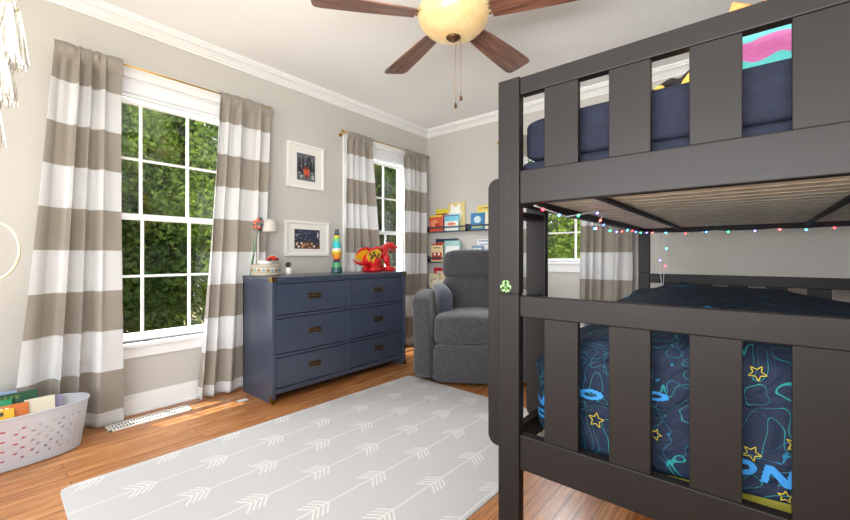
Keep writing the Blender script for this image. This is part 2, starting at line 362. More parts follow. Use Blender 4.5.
# crown moulding: stepped profile swept along each wall
prof = [(0, 2.590), (.010, 2.590), (.012, 2.603), (.022, 2.606), (.030, 2.618), (.050, 2.634), (.074, 2.640), (.080, 2.652), (.092, 2.654), (.094, CH), (0, CH)]
def crown(name, wall):
    bm = nb()
    for a, b in zip(prof, prof[1:]): pass
    L = {'l': (YF, YB), 'b': (0, XR), 'r': (YF, YB), 'f': (0, XR)}[wall]
    def P(n, z, end):
        u = L[0]+n if end == 0 else L[1]-n
        return {'l': (n, u, z), 'b': (u, YB-n, z), 'r': (XR-n, u, z), 'f': (u, YF+n, z)}[wall]
    A = [bm.verts.new(P(n, z, 0)) for n, z in prof]; B = [bm.verts.new(P(n, z, 1)) for n, z in prof]
    for i in range(len(prof)-1): bm.faces.new((A[i], A[i+1], B[i+1], B[i]))
    obj(name, bm, M['trim'], kind='structure')
for nme, w in (('trim_2', 'l'), ('trim_3', 'b'), ('trim_4', 'r'), ('trim_5', 'f')): crown(nme, w)
def baseb(name, f):
    bm = nb(); f(bm, 0, .016, 0, .105); f(bm, 0, .011, .105, .122); f(bm, 0, .006, .122, .132); f(bm, .016, .028, 0, .018)
    bevmod(obj(name, bm, M['trim'], kind='structure'), .002)
baseb('baseboard_left', lambda bm, a, b, z0, z1: bx(bm, a, b, YF, YB, z0, z1))
baseb('baseboard_back', lambda bm, a, b, z0, z1: bx(bm, 0, XR, YB-b, YB-a, z0, z1))
baseb('baseboard_right', lambda bm, a, b, z0, z1: bx(bm, XR-b, XR-a, YF, YB, z0, z1))

def window(k, w, wall):
    root = bpy.data.objects.new('window_%d' % k, None); COL.objects.link(root); root['kind'] = 'structure'
    loc = Vector((0, w[0], 0)) if wall == 'l' else Vector((w[0], YB, 0)); root.location = loc; ORG[root.name] = loc
    def B(bm, u0, u1, n0, n1, z0, z1, bev=0):
        if wall == 'l': bx(bm, n0, n1, u0, u1, z0, z1, bev)
        else: bx(bm, u0, u1, YB-n1, YB-n0, z0, z1, bev)
    u0, u1, z0, z1 = w; c = .08 if k != 2 else .062
    bm = nb()
    for a in ((u0-c, u0, 0, .02, z0, z1+c), (u1, u1+c, 0, .02, z0, z1+c), (u0, u1, 0, .02, z1, z1+c)): B(bm, *a)
    B(bm, u0-c+.012, u1+c-.012, .02, .028, z1+.045, z1+c); B(bm, u0-c, u1+c, .02, .034, z1+c-.022, z1+c)
    bevmod(obj('casing', bm, M['trim'], root), .003)
    bm = nb(); B(bm, u0-c-.02, u1+c+.02, -.04, .040, z0-.028, z0, .005); obj('sill', bm, M['trim'], root)
    bm = nb(); B(bm, u0-c, u1+c, 0, .018, z0-.10, z0-.028, .003); obj('apron', bm, M['trim'], root)
    bm = nb()
    for a in ((u0, u0+.012, -T, 0, z0, z1), (u1-.012, u1, -T, 0, z0, z1), (u0, u1, -T, 0, z1-.012, z1), (u0, u1, -T, -.04, z0-.01, z0+.012)): B(bm, *a)
    obj('jamb', bm, M['trim'], root)
    gz0, gz1 = z0+(.06 if k != 3 else .035), 2.122; mid = (gz0+gz1)/2 if k == 3 else 1.34
    gu0, gu1 = u0+.041, u1-.041
    for nme, za, zb, n0, n1 in (('lower_sash', z0+.012, mid+.02, -.055, -.022), ('upper_sash', mid-.02, 2.16, -.09, -.057)):
        bm = nb()
        B(bm, u0+.012, gu0, n0, n1, za, zb); B(bm, gu1, u1-.012, n0, n1, za, zb)
        lo = gz0 if nme == 'lower_sash' else mid+.02; hi = mid-.02 if nme == 'lower_sash' else gz1
        B(bm, gu0, gu1, n0, n1, za, lo); B(bm, gu0, gu1, n0, n1, hi, zb)
        s = obj(nme, bm, M['trim'], root)
        bm = nb(); nm = (n0+n1)/2
        for q in (1, 2):
            u = gu0+(gu1-gu0)*q/3; B(bm, u-.008, u+.008, nm-.008, nm+.012, lo, hi)
        if k != 3 or nme == 'upper_sash' or True:
            z = (lo+hi)/2; B(bm, gu0, gu1, nm-.007, nm+.011, z-.008, z+.008)
        obj('muntin', bm, M['trim'], s)
        bm = nb(); B(bm, gu0-.004, gu1+.004, nm-.002, nm+.002, lo-.004, hi+.004); obj('pane', bm, M['glass'], s)
    bm = nb(); B(bm, u0+.014, u1-.014, -.05, .012, 2.172, z1-.014, .01); B(bm, u0+.014, u1-.014, -.045, -.0, 2.160, 2.168)
    obj('window_shade', bm, M['blind'], root)
window(1, W1, 'l'); window(2, W2, 'l'); window(3, W3, 'b')

# ------------------------------------------------------------------ outdoors
bm = nb(); bx(bm, -40, 30, -20, 45, -3.1, -3.0); obj('ground', bm, M['ground'], kind='structure')
def leafmesh(name, n, rad, zc, hz, seed, m, size=(.09, .16)):
    rg = np.random.default_rng(seed)
    nl = 44; lob = rg.normal(size=(nl, 3)); lob /= np.linalg.norm(lob, axis=1)[:, None]; lob *= rg.uniform(.25, .84, (nl, 1))
    lr = rg.uniform(.26, .42, nl)
    pick = rg.integers(0, nl, n); d = rg.normal(size=(n, 3)); d /= np.linalg.norm(d, axis=1)[:, None]
    p = lob[pick]+d*(lr[pick]*rg.uniform(.55, 1.0, n)**.5)[:, None]
    p = p*np.array([rad, rad, hz])+np.array([0, 0, zc])
    a = rg.normal(size=(n, 3)); a /= np.linalg.norm(a, axis=1)[:, None]; b = np.cross(a, rg.normal(size=(n, 3))); b /= np.linalg.norm(b, axis=1)[:, None]
    s = rg.uniform(size[0], size[1], n)[:, None]; nn = np.cross(a, b)
    v = np.stack([p-a*s*.5, p+b*s*.28+nn*s*.08, p+a*s*.5, p-b*s*.28+nn*s*.08], axis=1).reshape(-1, 3)
    f = np.arange(4*n).reshape(-1, 4)
    me = bpy.data.meshes.new(name); me.from_pydata(v.tolist(), [], f.tolist()); me.materials.append(m); return me
def trunkmesh(seed, zc, hz, rad):
    rnd = random.Random(seed); bm = nb()
    tube(bm, [(0, 0, 0), (rnd.uniform(-.1, .1), .05, 2), (rnd.uniform(-.2, .2), 0, zc), (0, 0, zc+hz*.6)], [.17, .14, .10, .03], 8)
    for k in range(9):
        z = rnd.uniform(1.6, zc+hz*.4); a = rnd.uniform(0, 2*PI); L = rad*rnd.uniform(.5, .9)
        tube(bm, [(0, 0, z), (L*.5*math.cos(a), L*.5*math.sin(a), z+.35), (L*math.cos(a), L*math.sin(a), z+.9)], [.06, .035, .012], 6)
    me = bpy.data.meshes.new('trunk'); bm.to_mesh(me); bm.free(); me.materials.append(M['bark']); return me
kinds = []
for k in range(3):
    zc, hz, rad = (4.4, 4.4, 2.0) if k < 2 else (4.3, 4.3, 1.95)
    kinds.append((leafmesh('crown', 30000, rad, zc, hz, 11+k, M['leaf'] if k != 1 else M['leaf2']), trunkmesh(k, zc, hz, rad)))
def tree(i, x, y, label):
    t = thing('tree', label, 'tree', (x, y, -3.0), 'trees beyond the windows', rz=0); t.rotation_euler = (0, 0, i*1.9); dd = math.hypot(x, max(y-4, 0)*.6); t.scale = (1, 1, 1.0 if dd < 7 else 1.2 if dd < 10 else 1.5 if dd < 14 else 1.75)
    for nme, me in zip(('crown', 'trunk'), kinds[i % 3]):
        c = bpy.data.objects.new(nme, me); COL.objects.link(c); c.parent = t
TR = [(-5.5, 1.0, 'leafy green tree outside the big window, its crown at the left panes'), (-5.5, 4.4, 'leafy green tree outside the big window, nearest one behind the right panes'),
      (-5.5, 7.7, 'nearest leafy tree outside the corner window, left panes'), (-5.5, 11.1, 'nearest leafy tree outside the corner window, right panes'),
      (-8.9, 2.7, 'tree showing through the gaps in the middle of the big window'), (-8.9, 6.1, 'tree behind the others at far right of the big window'),
      (-8.9, 9.5, 'second row tree outside the corner window, left panes'), (-8.9, 12.9, 'second row tree outside the corner window, right panes'),
      (-12.3, 1.0, 'farthest tree outside the big window, left panes'), (-12.3, 4.4, 'farthest tree outside the big window, middle panes'), (-12.3, 7.8, 'farthest tree outside the big window, right panes'),
      (-12.3, 14.4, 'farthest tree outside the corner window, left panes'), (-12.3, 17.8, 'farthest tree outside the corner window, right panes'),
      (-12.3, 11.1, 'farthest tree between the two side windows view, mostly hidden'), (-15.7, 2.7, 'distant tree closing the gap in the big window, left side'), (-15.7, 6.1, 'distant tree closing the gap in the big window, right side'),
      (-15.7, 16.4, 'distant tree closing the gap in the corner window'), (-15.7, 20.0, 'distant tree at the far right of the corner window'),
      (-2.6, 10.0, 'nearest tree outside the back window, left panes'), (.8, 10.0, 'nearest tree outside the back window, right panes'),
      (-4.3, 13.4, 'tree behind, outside the back window, far left'), (-.9, 13.4, 'tree behind, outside the back window, middle panes'), (2.5, 13.4, 'tree behind, outside the back window, far right')]
for i, (x, y, lb) in enumerate(TR):
    tree(i, x, y, lb)
    far = max(-x, y-4.5) if x > -5 else -x

# ------------------------------------------------------------------ curtains and rods
def curtain(label, wall, ut0, ut1, ub0, ub1, folds, seed, ztop=2.335, n0=.075, amp=.04, zb=.012, irr=.07):
    rnd = random.Random(seed); ph = [rnd.uniform(0, 2*PI) for _ in range(6)]
    bm = nb(); NU, NZ = 150, 70; grid = []
    for j in range(NZ+1):
        s = j/NZ; row = []
        z = ztop-(ztop-zb)*s
        for i in range(NU+1):
            t = i/NU
            u = (ut0+(ut1-ut0)*t)*(1-s**1.2)+(ub0+(ub1-ub0)*t)*s**1.2
            w = folds*2*PI*(t+.03*math.sin(3*s+ph[0])+irr*math.sin(2*PI*t+ph[1]))
            g = .75*math.sin(w+ph[2])+.25*math.sin(w*1.7+ph[3]+s*1.5)
            g = math.copysign(abs(g)**.75, g)
            top = max(0, 1-s*9)
            a = amp*(.62+.38*s)
            fine = .25*math.sin(w*2.6+ph[4])*max(0, 1-s*3.0)
            n = n0+a*(g*(1-.45*top)+fine)*1.0
            wr = noise.noise(Vector((u*5, s*7, seed)))*.008+noise.noise(Vector((u*14, s*16, seed)))*.0035
            u += (ut1-ut0)/folds*.13*math.cos(w+ph[2])*(1-.5*top)
            if s < .03: n = n*(.8)+n0*.2
            if s < .035:
                n = n0+.016+abs(n-n0)*.55 if s > .008 else n0+.004+abs(n-n0)*.35
            n = max(n, .048+.006*math.sin(w))
            zz = z+(.004*math.sin(w*1.3) if j == 0 else 0)
            zz = max(zz, .008)
            if wall == 'l': row.append(bm.verts.new((n+wr, u, zz)))
            else: row.append(bm.verts.new((u, YB-n-wr, zz)))
        grid.append(row)
    for j in range(NZ):
        for i in range(NU):
            f = bm.faces.new((grid[j][i], grid[j][i+1], grid[j+1][i+1], grid[j+1][i])); f.smooth = True
    o = obj('curtain', bm, M['curtain']); tag(o, label, 'curtain', 'striped curtain panels')
    m = o.modifiers.new('thick', 'SOLIDIFY'); m.thickness = .0025; m.offset = 0
    return o
curtain('taupe and white striped curtain left of the big window, behind the basket', 'l', .375, .70, .175, .71, 3.3, 3, amp=.055, n0=.10, irr=.14)
curtain('taupe and white striped curtain hanging between big window and blue dresser', 'l', 1.30, 1.735, 1.14, 1.62, 4.4, 8, amp=.036, n0=.086)
curtain('taupe and white striped curtain behind the red dragon toy', 'l', 2.54, 2.87, 2.52, 3.12, 3.8, 5, amp=.034, n0=.085)
curtain('taupe and white striped curtain nearest the room corner, beside the book ledges', 'l', 3.39, 3.79, 3.38, 3.77, 4, 12, amp=.038, n0=.086)
curtain('striped curtain left of back window, glimpsed past the bunk ladder', 'b', 1.13, 1.44, 1.13, 1.46, 4, 21, amp=.04, n0=.08)
curtain('striped curtain right of back window, seen under the top bunk', 'b', 2.0, 2.44, 1.95, 2.43, 5, 17, amp=.045, n0=.085)
def rod(label, wall, a, b, z=2.318, n=.086):
    base = Vector((n, a, z)) if wall == 'l' else Vector((a, YB-n, z))
    t = thing('curtain_rod', label, 'curtain rod', base, 'brass curtain rods')
    def P(u, nn, z): return (nn, u, z) if wall == 'l' else (u, YB-nn, z)
    bm = nb(); tube(bm, [P(a, n, z), P(b, n, z)], .0065, 12); obj('pole', bm, M['brass'], t)
    for u, sg in ((a, -1), (b, 1)):
        bm = nb(); p = P(u+sg*.018, n, z); sell(bm, p, (.017, .017, .017), 1, 8); tube(bm, [P(u, n, z), P(u+sg*.008, n, z)], .013, 10); obj('finial', bm, M['brass'], t)
        bm = nb(); uu = u-sg*.02; tube(bm, [P(uu, .002, z-.012), P(uu, n, z-.012)], .005, 8); tube(bm, [P(uu, .0, z-.012), P(uu, .006, z-.012)], .02, 14); obj('bracket', bm, M['brass'], t)
rod('thin brass curtain rod above the big left window', 'l', .42, 1.67)
rod('thin brass curtain rod above the window near the corner', 'l', 2.50, 3.80)
rod('thin brass curtain rod above the back window behind the bunk bed', 'b', 1.10, 2.47, n=.08)

# ------------------------------------------------------------------ rug
def build_rug():
    a = -math.radians(2.1); ux = Vector((math.cos(a), math.sin(a), 0)); uy = Vector((-math.sin(a), math.cos(a), 0)); o0 = Vector((.80, .305, 0))
    w, L, h = 1.50, 2.29, .009; bm = nb()
    def P(x, y, z): return o0+ux*x+uy*y+Vector((0, 0, z))
    r = .05; pts = []
    for cx, cy, s in ((w-r, r, -90), (w-r, L-r, 0), (r, L-r, 90), (r, r, 180)):
        for k in range(7):
            q = math.radians(s+90*k/6); pts.append((cx+r*math.cos(q), cy+r*math.sin(q)))
    A = [bm.verts.new(P(x, y, .001)) for x, y in pts]; B = [bm.verts.new(P(x, y, h)) for x, y in pts]
    bm.faces.new(A[::-1]); bm.faces.new(B)
    for i in range(len(pts)): f = bm.faces.new((A[i], A[(i+1) % len(pts)], B[(i+1) % len(pts)], B[i])); f.material_index = 2
    def strip(x0, y0, x1, y1, wd):
        d = Vector((x1-x0, y1-y0)); n = Vector((-d.y, d.x)).normalized()*wd/2
        q = [(x0+n.x, y0+n.y), (x1+n.x, y1+n.y), (x1-n.x, y1-n.y), (x0-n.x, y0-n.y)]
        q = [(min(max(x, .004), w-.004), min(max(y, .004), L-.004)) for x, y in q]
        f = bm.faces.new([bm.verts.new(P(x, y, h+.0006)) for x, y in q]); f.material_index = 1
    for c in range(7):
        x = .025+.243*c; ph = (.085+.151*c) % .318
        if x < w: strip(x, .003, x, L-.003, .007)
        y = ph-.318
        while y < L+.1:
            for q in range(4):
                yy = y+q*.024
                for sg in (-1, 1):
                    x1, y1 = x+sg*.058, yy-.042
                    if .003 < yy < L-.003 and y1 > .003 and .002 < x+sg*.004 < w: strip(x+sg*.004, yy, min(max(x1, .003), w-.003), y1, .0085)
            y += .318
    rg = obj('rug', bm, [M['rug'], M['rugline'], M['rugedge']])
    tag(rg, 'pale grey area rug with white arrow pattern on the oak floor', 'rug')
build_rug()
# floor register
t = thing('floor_vent', 'white slotted floor vent beside the big curtain', 'vent', (.2, .85, 0))
bm = nb()
vx0, vx1, vy0, vy1 = .115, .235, .60, 1.06
for b in ((vx0, vx0+.012, vy0, vy1), (vx1-.012, vx1, vy0, vy1), (vx0, vx1, vy0, vy0+.014), (vx0, vx1, vy1-.014, vy1), ((vx0+vx1)/2-.004, (vx0+vx1)/2+.004, vy0, vy1)): bx(bm, b[0], b[1], b[2], b[3], 0, .006)
for k in range(26): y = vy0+.02+k*.0165; bx(bm, vx0+.01, vx1-.01, y, y+.008, .001, .005)
obj('grille', bm, M['vent'], t); boxo('duct_opening', M['dark'], (vx0+.005, vx1-.005, vy0+.005, vy1-.005, .0002, .001), t)

tag(boxo('paper_tag', M['frame'], (.30, .35, 1.33, 1.40, .0002, .0012)), 'small white paper tag on the floor beside the dresser leg', 'tag')

# ------------------------------------------------------------------ dresser
def build_dresser():
    x0, x1, y0, y1, H = .135, .58, 1.46, 2.87, .916
    t = thing('dresser', 'blue campaign dresser with six drawers and brass pulls', 'dresser', ((x0+x1)/2, (y0+y1)/2, 0))
    bm = nb(); fx = x1-.016
    bx(bm, x0, x1, y0, y0+.03, .0, H-.028); bx(bm, x0, x1, y1-.03, y1, 0, H-.028)
    bx(bm, x0, x0+.02, y0, y1, .06, H-.03); bx(bm, x0, x1, y0+.03, y1-.03, .065, .10)
    for z in (.328, .612, .868): bx(bm, fx-.02, x1-.002, y0+.03, y1-.03, z, z+.02)
    bx(bm, fx-.02, x1-.002, (y0+y1)/2-.01, (y0+y1)/2+.01, .1, H-.03)
    bx(bm, x0+.02, fx-.03, y0+.03, y1-.03, .10, H-.03, mi=1)
    bevmod(obj('carcass', bm, [M['dress'], M['gap']], t), .002)
    bm = nb(); bx(bm, x0-.004, x1+.004, y0-.004, y1+.004, H-.028, H, .004); obj('top', bm, M['dress'], t)
    ym = (y0+y1)/2
    for (a, b) in ((y0+.034, ym-.014), (ym+.014, y1-.034)):
        for (za, zb) in ((.106, .322), (.354, .606), (.638, .862)):
            bm = nb(); bx(bm, fx-.028, x1-.005, a, b, za, zb, .002); d = obj('drawer', bm, M['dress'], t)
            bm = nb(); c = (a+b)/2; z = (za+zb)/2+.01; w, h = .055, .022; X = x1-.005
            for q in ((c-w, c+w, z+h-.007, z+h), (c-w, c+w, z-h, z-h+.007), (c-w, c-w+.009, z-h, z+h), (c+w-.009, c+w, z-h, z+h)): bx(bm, X, X+.004, *q)
            bx(bm, X-.002, X+.001, c-w+.008, c+w-.008, z-h+.006, z+h-.006, mi=1)
            bx(bm, X+.001, X+.007, c-.035, c+.035, z-.004, z+.004, .002); obj('pull', bm, [M['abrass'], M['dark']], d)
    for y, s in ((y0, 1), (y1, -1)):
        for z0, z1 in ((0.002, .045), (H-.034, H+.001)):
            bm = nb(); e = .0015
            bx(bm, x1-.04, x1+.005+e, y-s*(.004+e), y+s*.002, z0, z1); bx(bm, x1-.002, x1+.005+e, y-s*.005, y+s*.03, z0, z0+.03 if z0 < .1 else z1)
            obj('corner_bracket', bm, M['abrass'], t)
build_dresser()

# ------------------------------------------------------------------ pictures on the wall
def picture(label, y0, y1, z0, z1, p, draw, cols):
    t = thing('picture_frame', label, 'picture', (0, (y0+y1)/2, z0), 'white framed pictures'); w = .022; d = .024
    bm = nb()
    for q in ((y0, y1, z0, z0+w), (y0, y1, z1-w, z1), (y0, y0+w, z0+w, z1-w), (y1-w, y1, z0+w, z1-w)): bx(bm, .001, d, *q)
    bevmod(obj('frame', bm, M['frame'], t), .002)
    boxo('mount', M['mount'], (.001, .012, y0+w, y1-w, z0+w, z1-w), t)
    bm = nb(); bx(bm, .0115, .0135, *p); draw(bm, .0135, p); obj('print', bm, cols, t)
def blobpoly(bm, X, cy, cz, ry, rz, mi, n=14, seed=0, dx=.0004):
    rnd = random.Random(seed); A = [bm.verts.new((X+dx, cy+ry*math.cos(2*PI*k/n)*rnd.uniform(.75, 1.1), cz+rz*math.sin(2*PI*k/n)*rnd.uniform(.75, 1.1))) for k in range(n)]
    f = bm.faces.new(A); f.material_index = mi
def draw1(bm, X, p):
    y0, y1, z0, z1 = p; rnd = random.Random(4); W_, H_ = y1-y0, z1-z0
    for k in range(40):
        cy, cz = rnd.uniform(y0+.02, y1-.02), rnd.uniform(z0+.02, z1-.02); r = rnd.uniform(.004, .016)
        blobpoly(bm, X, cy, cz, r, r*rnd.uniform(.8, 1.6), rnd.choice((1, 1, 2, 3)), seed=k, dx=.0002+k*.00001)
    for q, (cy, b, w, h) in enumerate(((.14, .3, .13, .62), (.34, .42, .11, .5), (.56, .5, .1, .45), (.74, .34, .14, .6), (.92, .4, .07, .42))):
        tri = [(-w, 0), (w, 0), (w*.5, h*.4), (w*.75, h*.4), (w*.3, h*.7), (w*.45, h*.7), (0, h), (-w*.45, h*.7), (-w*.3, h*.7), (-w*.75, h*.4), (-w*.5, h*.4)]
        f = bm.faces.new([bm.verts.new((X+.0007+q*.00002, y0+min(max(cy+a, .01), .99)*W_, z0+min(b+c, .98)*H_)) for a, c in tri]); f.material_index = 4
    blobpoly(bm, X, y0+.52*W_, z0+.33*H_, .038, .05, 5, seed=1, dx=.001)
    blobpoly(bm, X, y0+.48*W_, z0+.47*H_, .03, .02, 6, seed=2, dx=.0012); blobpoly(bm, X, y0+.52*W_, z0+.16*H_, .018, .022, 6, seed=2, dx=.0012)
def draw2(bm, X, p):
    y0, y1, z0, z1 = p; rnd = random.Random(9); W_, H_ = y1-y0, z1-z0
    for k in range(30):
        r = rnd.uniform(.002, .004); blobpoly(bm, X, rnd.uniform(y0+.01, y1-.01), rnd.uniform(z0+.45*H_, z1-.01), r, r, 2, n=6, seed=k, dx=.0003)
    A = [(0, 0), (1, 0), (1, .2), (.9, .3), (.82, .22), (.7, .35), (.62, .25), (.5, .45), (.38, .28), (.25, .36), (.14, .24), (.06, .3), (0, .2)]
    f = bm.faces.new([bm.verts.new((X+.0005, y0+a*W_, z0+b*H_)) for a, b in A]); f.material_index = 1
    for k in range(14):
        blobpoly(bm, X, y0+rnd.uniform(.06, .94)*W_, z0+rnd.uniform(.05, .3)*H_, .012, .012, rnd.choice((3, 2, 4)), seed=k, dx=.0008+k*.00002)
    A = [(.86+.09*math.cos(a), .74+.16*math.sin(a)) for a in [math.radians(q) for q in range(-70, 71, 20)]]+[(.86+.05*math.cos(a), .74+.15*math.sin(a)) for a in [math.radians(q) for q in range(65, -66, -20)]]
    f = bm.faces.new([bm.verts.new((X+.0006, y0+a*W_, z0+b*H_)) for a, b in A]); f.material_index = 2
picture('white framed picture with orange shape among dark trees, the higher one', 1.915, 2.308, 1.70, 2.112, (2.015, 2.21, 1.775, 2.025), draw1,
        [C((98, 100, 108)), C((176, 178, 184)), C((52, 54, 60)), C((120, 124, 132)), C((40, 42, 48)), C((206, 92, 56)), C((120, 52, 40))])
picture('white framed night scene with crescent moon, hung just above the dresser', 1.893, 2.369, 1.07, 1.395, (1.99, 2.262, 1.138, 1.318), draw2,
        [C((44, 50, 72)), C((92, 62, 52)), C((226, 226, 226)), C((206, 160, 110)), C((150, 92, 70))])

# ------------------------------------------------------------------ things on the dresser
TZ = .9165
t = thing('lava_lamp', 'rainbow lava lamp with blue cap, left of the red dragon', 'lamp', (.30, 2.245, TZ))
bm = nb(); c = (.30, 2.245, TZ)
lathe(bm, [(.050, 0), (.051, .012), (.045, .05), (.036, .095), (.028, .118)], c, 24, mis=[0, 0, 1, 2, 2]); lathe(bm, [(.028, .118), (.030, .128), (.040, .158), (.046, .172)], c, 24, mis=[3, 4, 4, 4])
obj('base', bm, [C((44, 84, 92), .3), C((80, 160, 100), .3), C((40, 56, 88), .3), C((206, 60, 40), .3), C((226, 140, 50), .3)], t)
bm = nb(); lathe(bm, [(.046, .172), (.044, .20), (.041, .225), (.036, .262), (.031, .29), (.027, .32), (.024, .342)], c, 24, mis=[0, 1, 2, 2, 3, 4, 4])
obj('globe', bm, [C((232, 200, 60), .15), C((228, 222, 214), .15), C((52, 184, 186), .15), C((120, 200, 110), .15), C((232, 206, 60), .15)], t)
bm = nb(); lathe(bm, [(.024, .342), (.023, .36), (.019, .392), (.017, .396), (0, .397)], c, 24); obj('cap', bm, M['ledge'], t)

t = thing('toy_dragon', 'red plastic dragon toy with yellow and black wings on the dresser', 'toy', (.33, 2.66, TZ))
bm = nb()
def K(y, z, x=.33): return (x, y, TZ+z)
tube(bm, [K(2.36, .125, .37), K(2.42, .095, .36), K(2.49, .078, .34), K(2.56, .085), K(2.62, .115)], [.004, .010, .016, .026, .04], 12)
tube(bm, [K(2.58, .10), K(2.64, .135), K(2.71, .165), K(2.78, .185), K(2.82, .205)], [.04, .062, .068, .070, .05], 16)
tube(bm, [K(2.79, .19), K(2.835, .235), K(2.865, .255), K(2.90, .262)], [.06, .043, .036, .034], 14)
sell(bm, K(2.905, .260), (.042, .046, .038), .8, 10); sell(bm, K(2.958, .245), (.030, .046, .019), .7, 10); sell(bm, K(2.948, .205), (.024, .034, .009), .7, 8)
for sx in (-1, 1):
    X = .33+sx*.055
    sell(bm, K(2.645, .10, X), (.036, .060, .07), .8, 10); tube(bm, [K(2.645, .09, X), K(2.62, .055, X), K(2.625, .02, X)], [.035, .026, .024], 10); sell(bm, K(2.645, .020, X), (.036, .064, .022), .6, 10)
    sell(bm, K(2.80, .12, X), (.028, .036, .05), .8, 10); tube(bm, [K(2.80, .10, X), K(2.825, .06, X), K(2.835, .02, X)], [.03, .024, .022], 10); sell(bm, K(2.85, .020, X), (.034, .062, .022), .6, 10)
o = obj('body', bm, C((214, 34, 36), .25), t); remesh(o, .005, 3)
for sx in (-1, 1):
    bm = nb(); X = .33+sx*.078
    P0 = [(2.79, .20), (2.70, .225), (2.60, .20), (2.53, .165), (2.515, .12), (2.545, .135), (2.56, .095), (2.60, .125), (2.63, .085), (2.67, .12), (2.71, .09), (2.74, .13)]
    P0 = [(2.505+(a-2.515)*.74, b*1.02) for a, b in P0]
    prism(bm, [(a, TZ+b) for a, b in P0], 'x', X, X+sx*.008, 0)
    for k, (a, b) in enumerate(((2.58, .17), (2.62, .15), (2.66, .16), (2.70, .14), (2.60, .135), (2.64, .185), (2.725, .165))):
        a = 2.505+(a-2.515)*.74
        pts = [(a+.022*math.cos(q)*(1 if i % 2 else .45), TZ+b+.02*math.sin(q)*(1 if i % 2 else .5)) for i, q in enumerate([2*PI*j/8 for j in range(8)])]
        prism(bm, pts, 'x', X+sx*.008, X+sx*.0105, 1)
    tube(bm, [K(2.715, .205, X), K(2.65, .235, X), K(2.57, .214, X), K(2.51, .16, X)], [.020, .015, .011, .005], 8, mi=2)
    obj('wing', bm, [C((236, 186, 40), .4), C((54, 34, 24), .5), C((214, 34, 36), .25)], t)
bm = nb()
for sx in (-1, 1):
    bm = nb(); tube(bm, [K(2.895, .28, .33+sx*.018), K(2.875, .305, .33+sx*.022), K(2.85, .318, .33+sx*.024)], [.009, .006, .001], 8); obj('horn', bm, C((70, 56, 44), .5), t)
bm = nb(); tube(bm, [K(2.975, .25), K(2.985, .268)], [.008, .001], 8); obj('nose_horn', bm, C((70, 56, 44), .5), t)
for k in range(6):
    bm = nb(); a = 2.88-.028*k; z = .278-.016*k if k < 3 else .25-.008*(k-3); tube(bm, [K(a, z), K(a-.012, z+.018)], [.007, .001], 6); obj('spine_spike', bm, C((70, 56, 44), .5), t)
for sx in (-1, 1):
    bm = nb(); sell(bm, K(2.925, .268, .33+sx*.028), (.006, .008, .006), 1, 6)
    obj('eye', bm, C((240, 210, 60), .3), t)
bm = nb(); tube(bm, [K(2.863, .232), K(2.855, .20), K(2.852, .165), K(2.83, .135)], [.014, .02, .022, .018], 8); obj('belly_plate', bm, C((240, 180, 44), .4), t)
bm = nb()
for sx in (-1, 1):
    for yy in (2.70, 2.907):
        for q in (-.016, 0, .016):
            bm = nb(); tube(bm, [K(yy-.012, .014, .33+sx*.055+q), K(yy+.008, .004, .33+sx*.055+q)], [.007, .002], 6); obj('claw', bm, C((70, 66, 64), .4), t)

# decorated table lamp
t = thing('table_lamp', 'small dome lamp rising from round patterned base on the dresser', 'lamp', (.27, 1.575, TZ)); c = (.27, 1.575, TZ)
bm = nb(); lathe(bm, [(.100, 0), (.108, .004), (.110, .012), (.110, .020)], c, 40, mi=1); lathe(bm, [(.108, .020), (.108, .068)], c, 40, mi=0); lathe(bm, [(.110, .068), (.111, .084), (.104, .088), (0, .088)], c, 40, mi=1)
for k in range(20):
    a = 2*PI*k/20; mt = Matrix.Translation(Vector(c)+Vector((.108*math.cos(a), .108*math.sin(a), .044))) @ Matrix.Rotation(a, 4, 'Z')
    bx(bm, -.001, .002, -.011, .011, -.012, .012, .0, mi=2+(k % 2), mtx=mt @ Matrix.Rotation(PI/4, 4, 'X'))
obj('base', bm, [C((206, 196, 176), .5), C((184, 172, 156), .4), C((128, 158, 160), .5), C((156, 122, 92), .5)], t)
bm = nb(); lathe(bm, [(.06, .088), (.062, .112), (.056, .116), (0, .116)], (.27, 1.575, TZ), 28); obj('tray', bm, C((230, 226, 220), .4), t)
bm = nb(); tube(bm, [(.24, 1.53, TZ+.10), (.24, 1.53, TZ+.36), (.25, 1.535, TZ+.415), (.27, 1.56, TZ+.435), (.285, 1.585, TZ+.44)], .0075, 10); obj('stem', bm, C((224, 222, 214), .4), t)
bm = nb(); lathe(bm, [(.056, 0), (.056, .012), (.052, .06), (.044, .085), (.025, .10), (0, .104)], (.29, 1.60, TZ+.345), 28)
o = obj('lamp_shade', bm, C((196, 190, 180), .4), t)
t = thing('toy_car', 'tiny red toy car on top of the round lamp base', 'toy', (.335, 1.60, TZ+.1165))
bm = nb(); b = TZ+.1165; bx(bm, .318, .352, 1.55, 1.645, b+.006, b+.022, .005); bx(bm, .322, .348, 1.578, 1.62, b+.02, b+.036, .005); obj('body', bm, C((206, 40, 34), .3), t)
for y, x in ((1.57, .318), (1.57, .352), (1.625, .318), (1.625, .352)):
    bm = nb(); tube(bm, [(x-.004, y, b+.009), (x+.004, y, b+.009)], .009, 12)
    obj('wheel', bm, C((30, 30, 30)), t)
bm = nb(); bx(bm, .321, .349, 1.583, 1.615, b+.035, b+.039, .001); obj('roof', bm, C((240, 214, 120)), t)
t = thing('artificial_flower', 'orange and teal bead flower on a green stem beside the dome lamp', 'flower', (.24, 1.53, TZ+.088))
t.location = (.24, 1.475, TZ); ORG[t.name] = Vector((.24, 1.475, TZ))
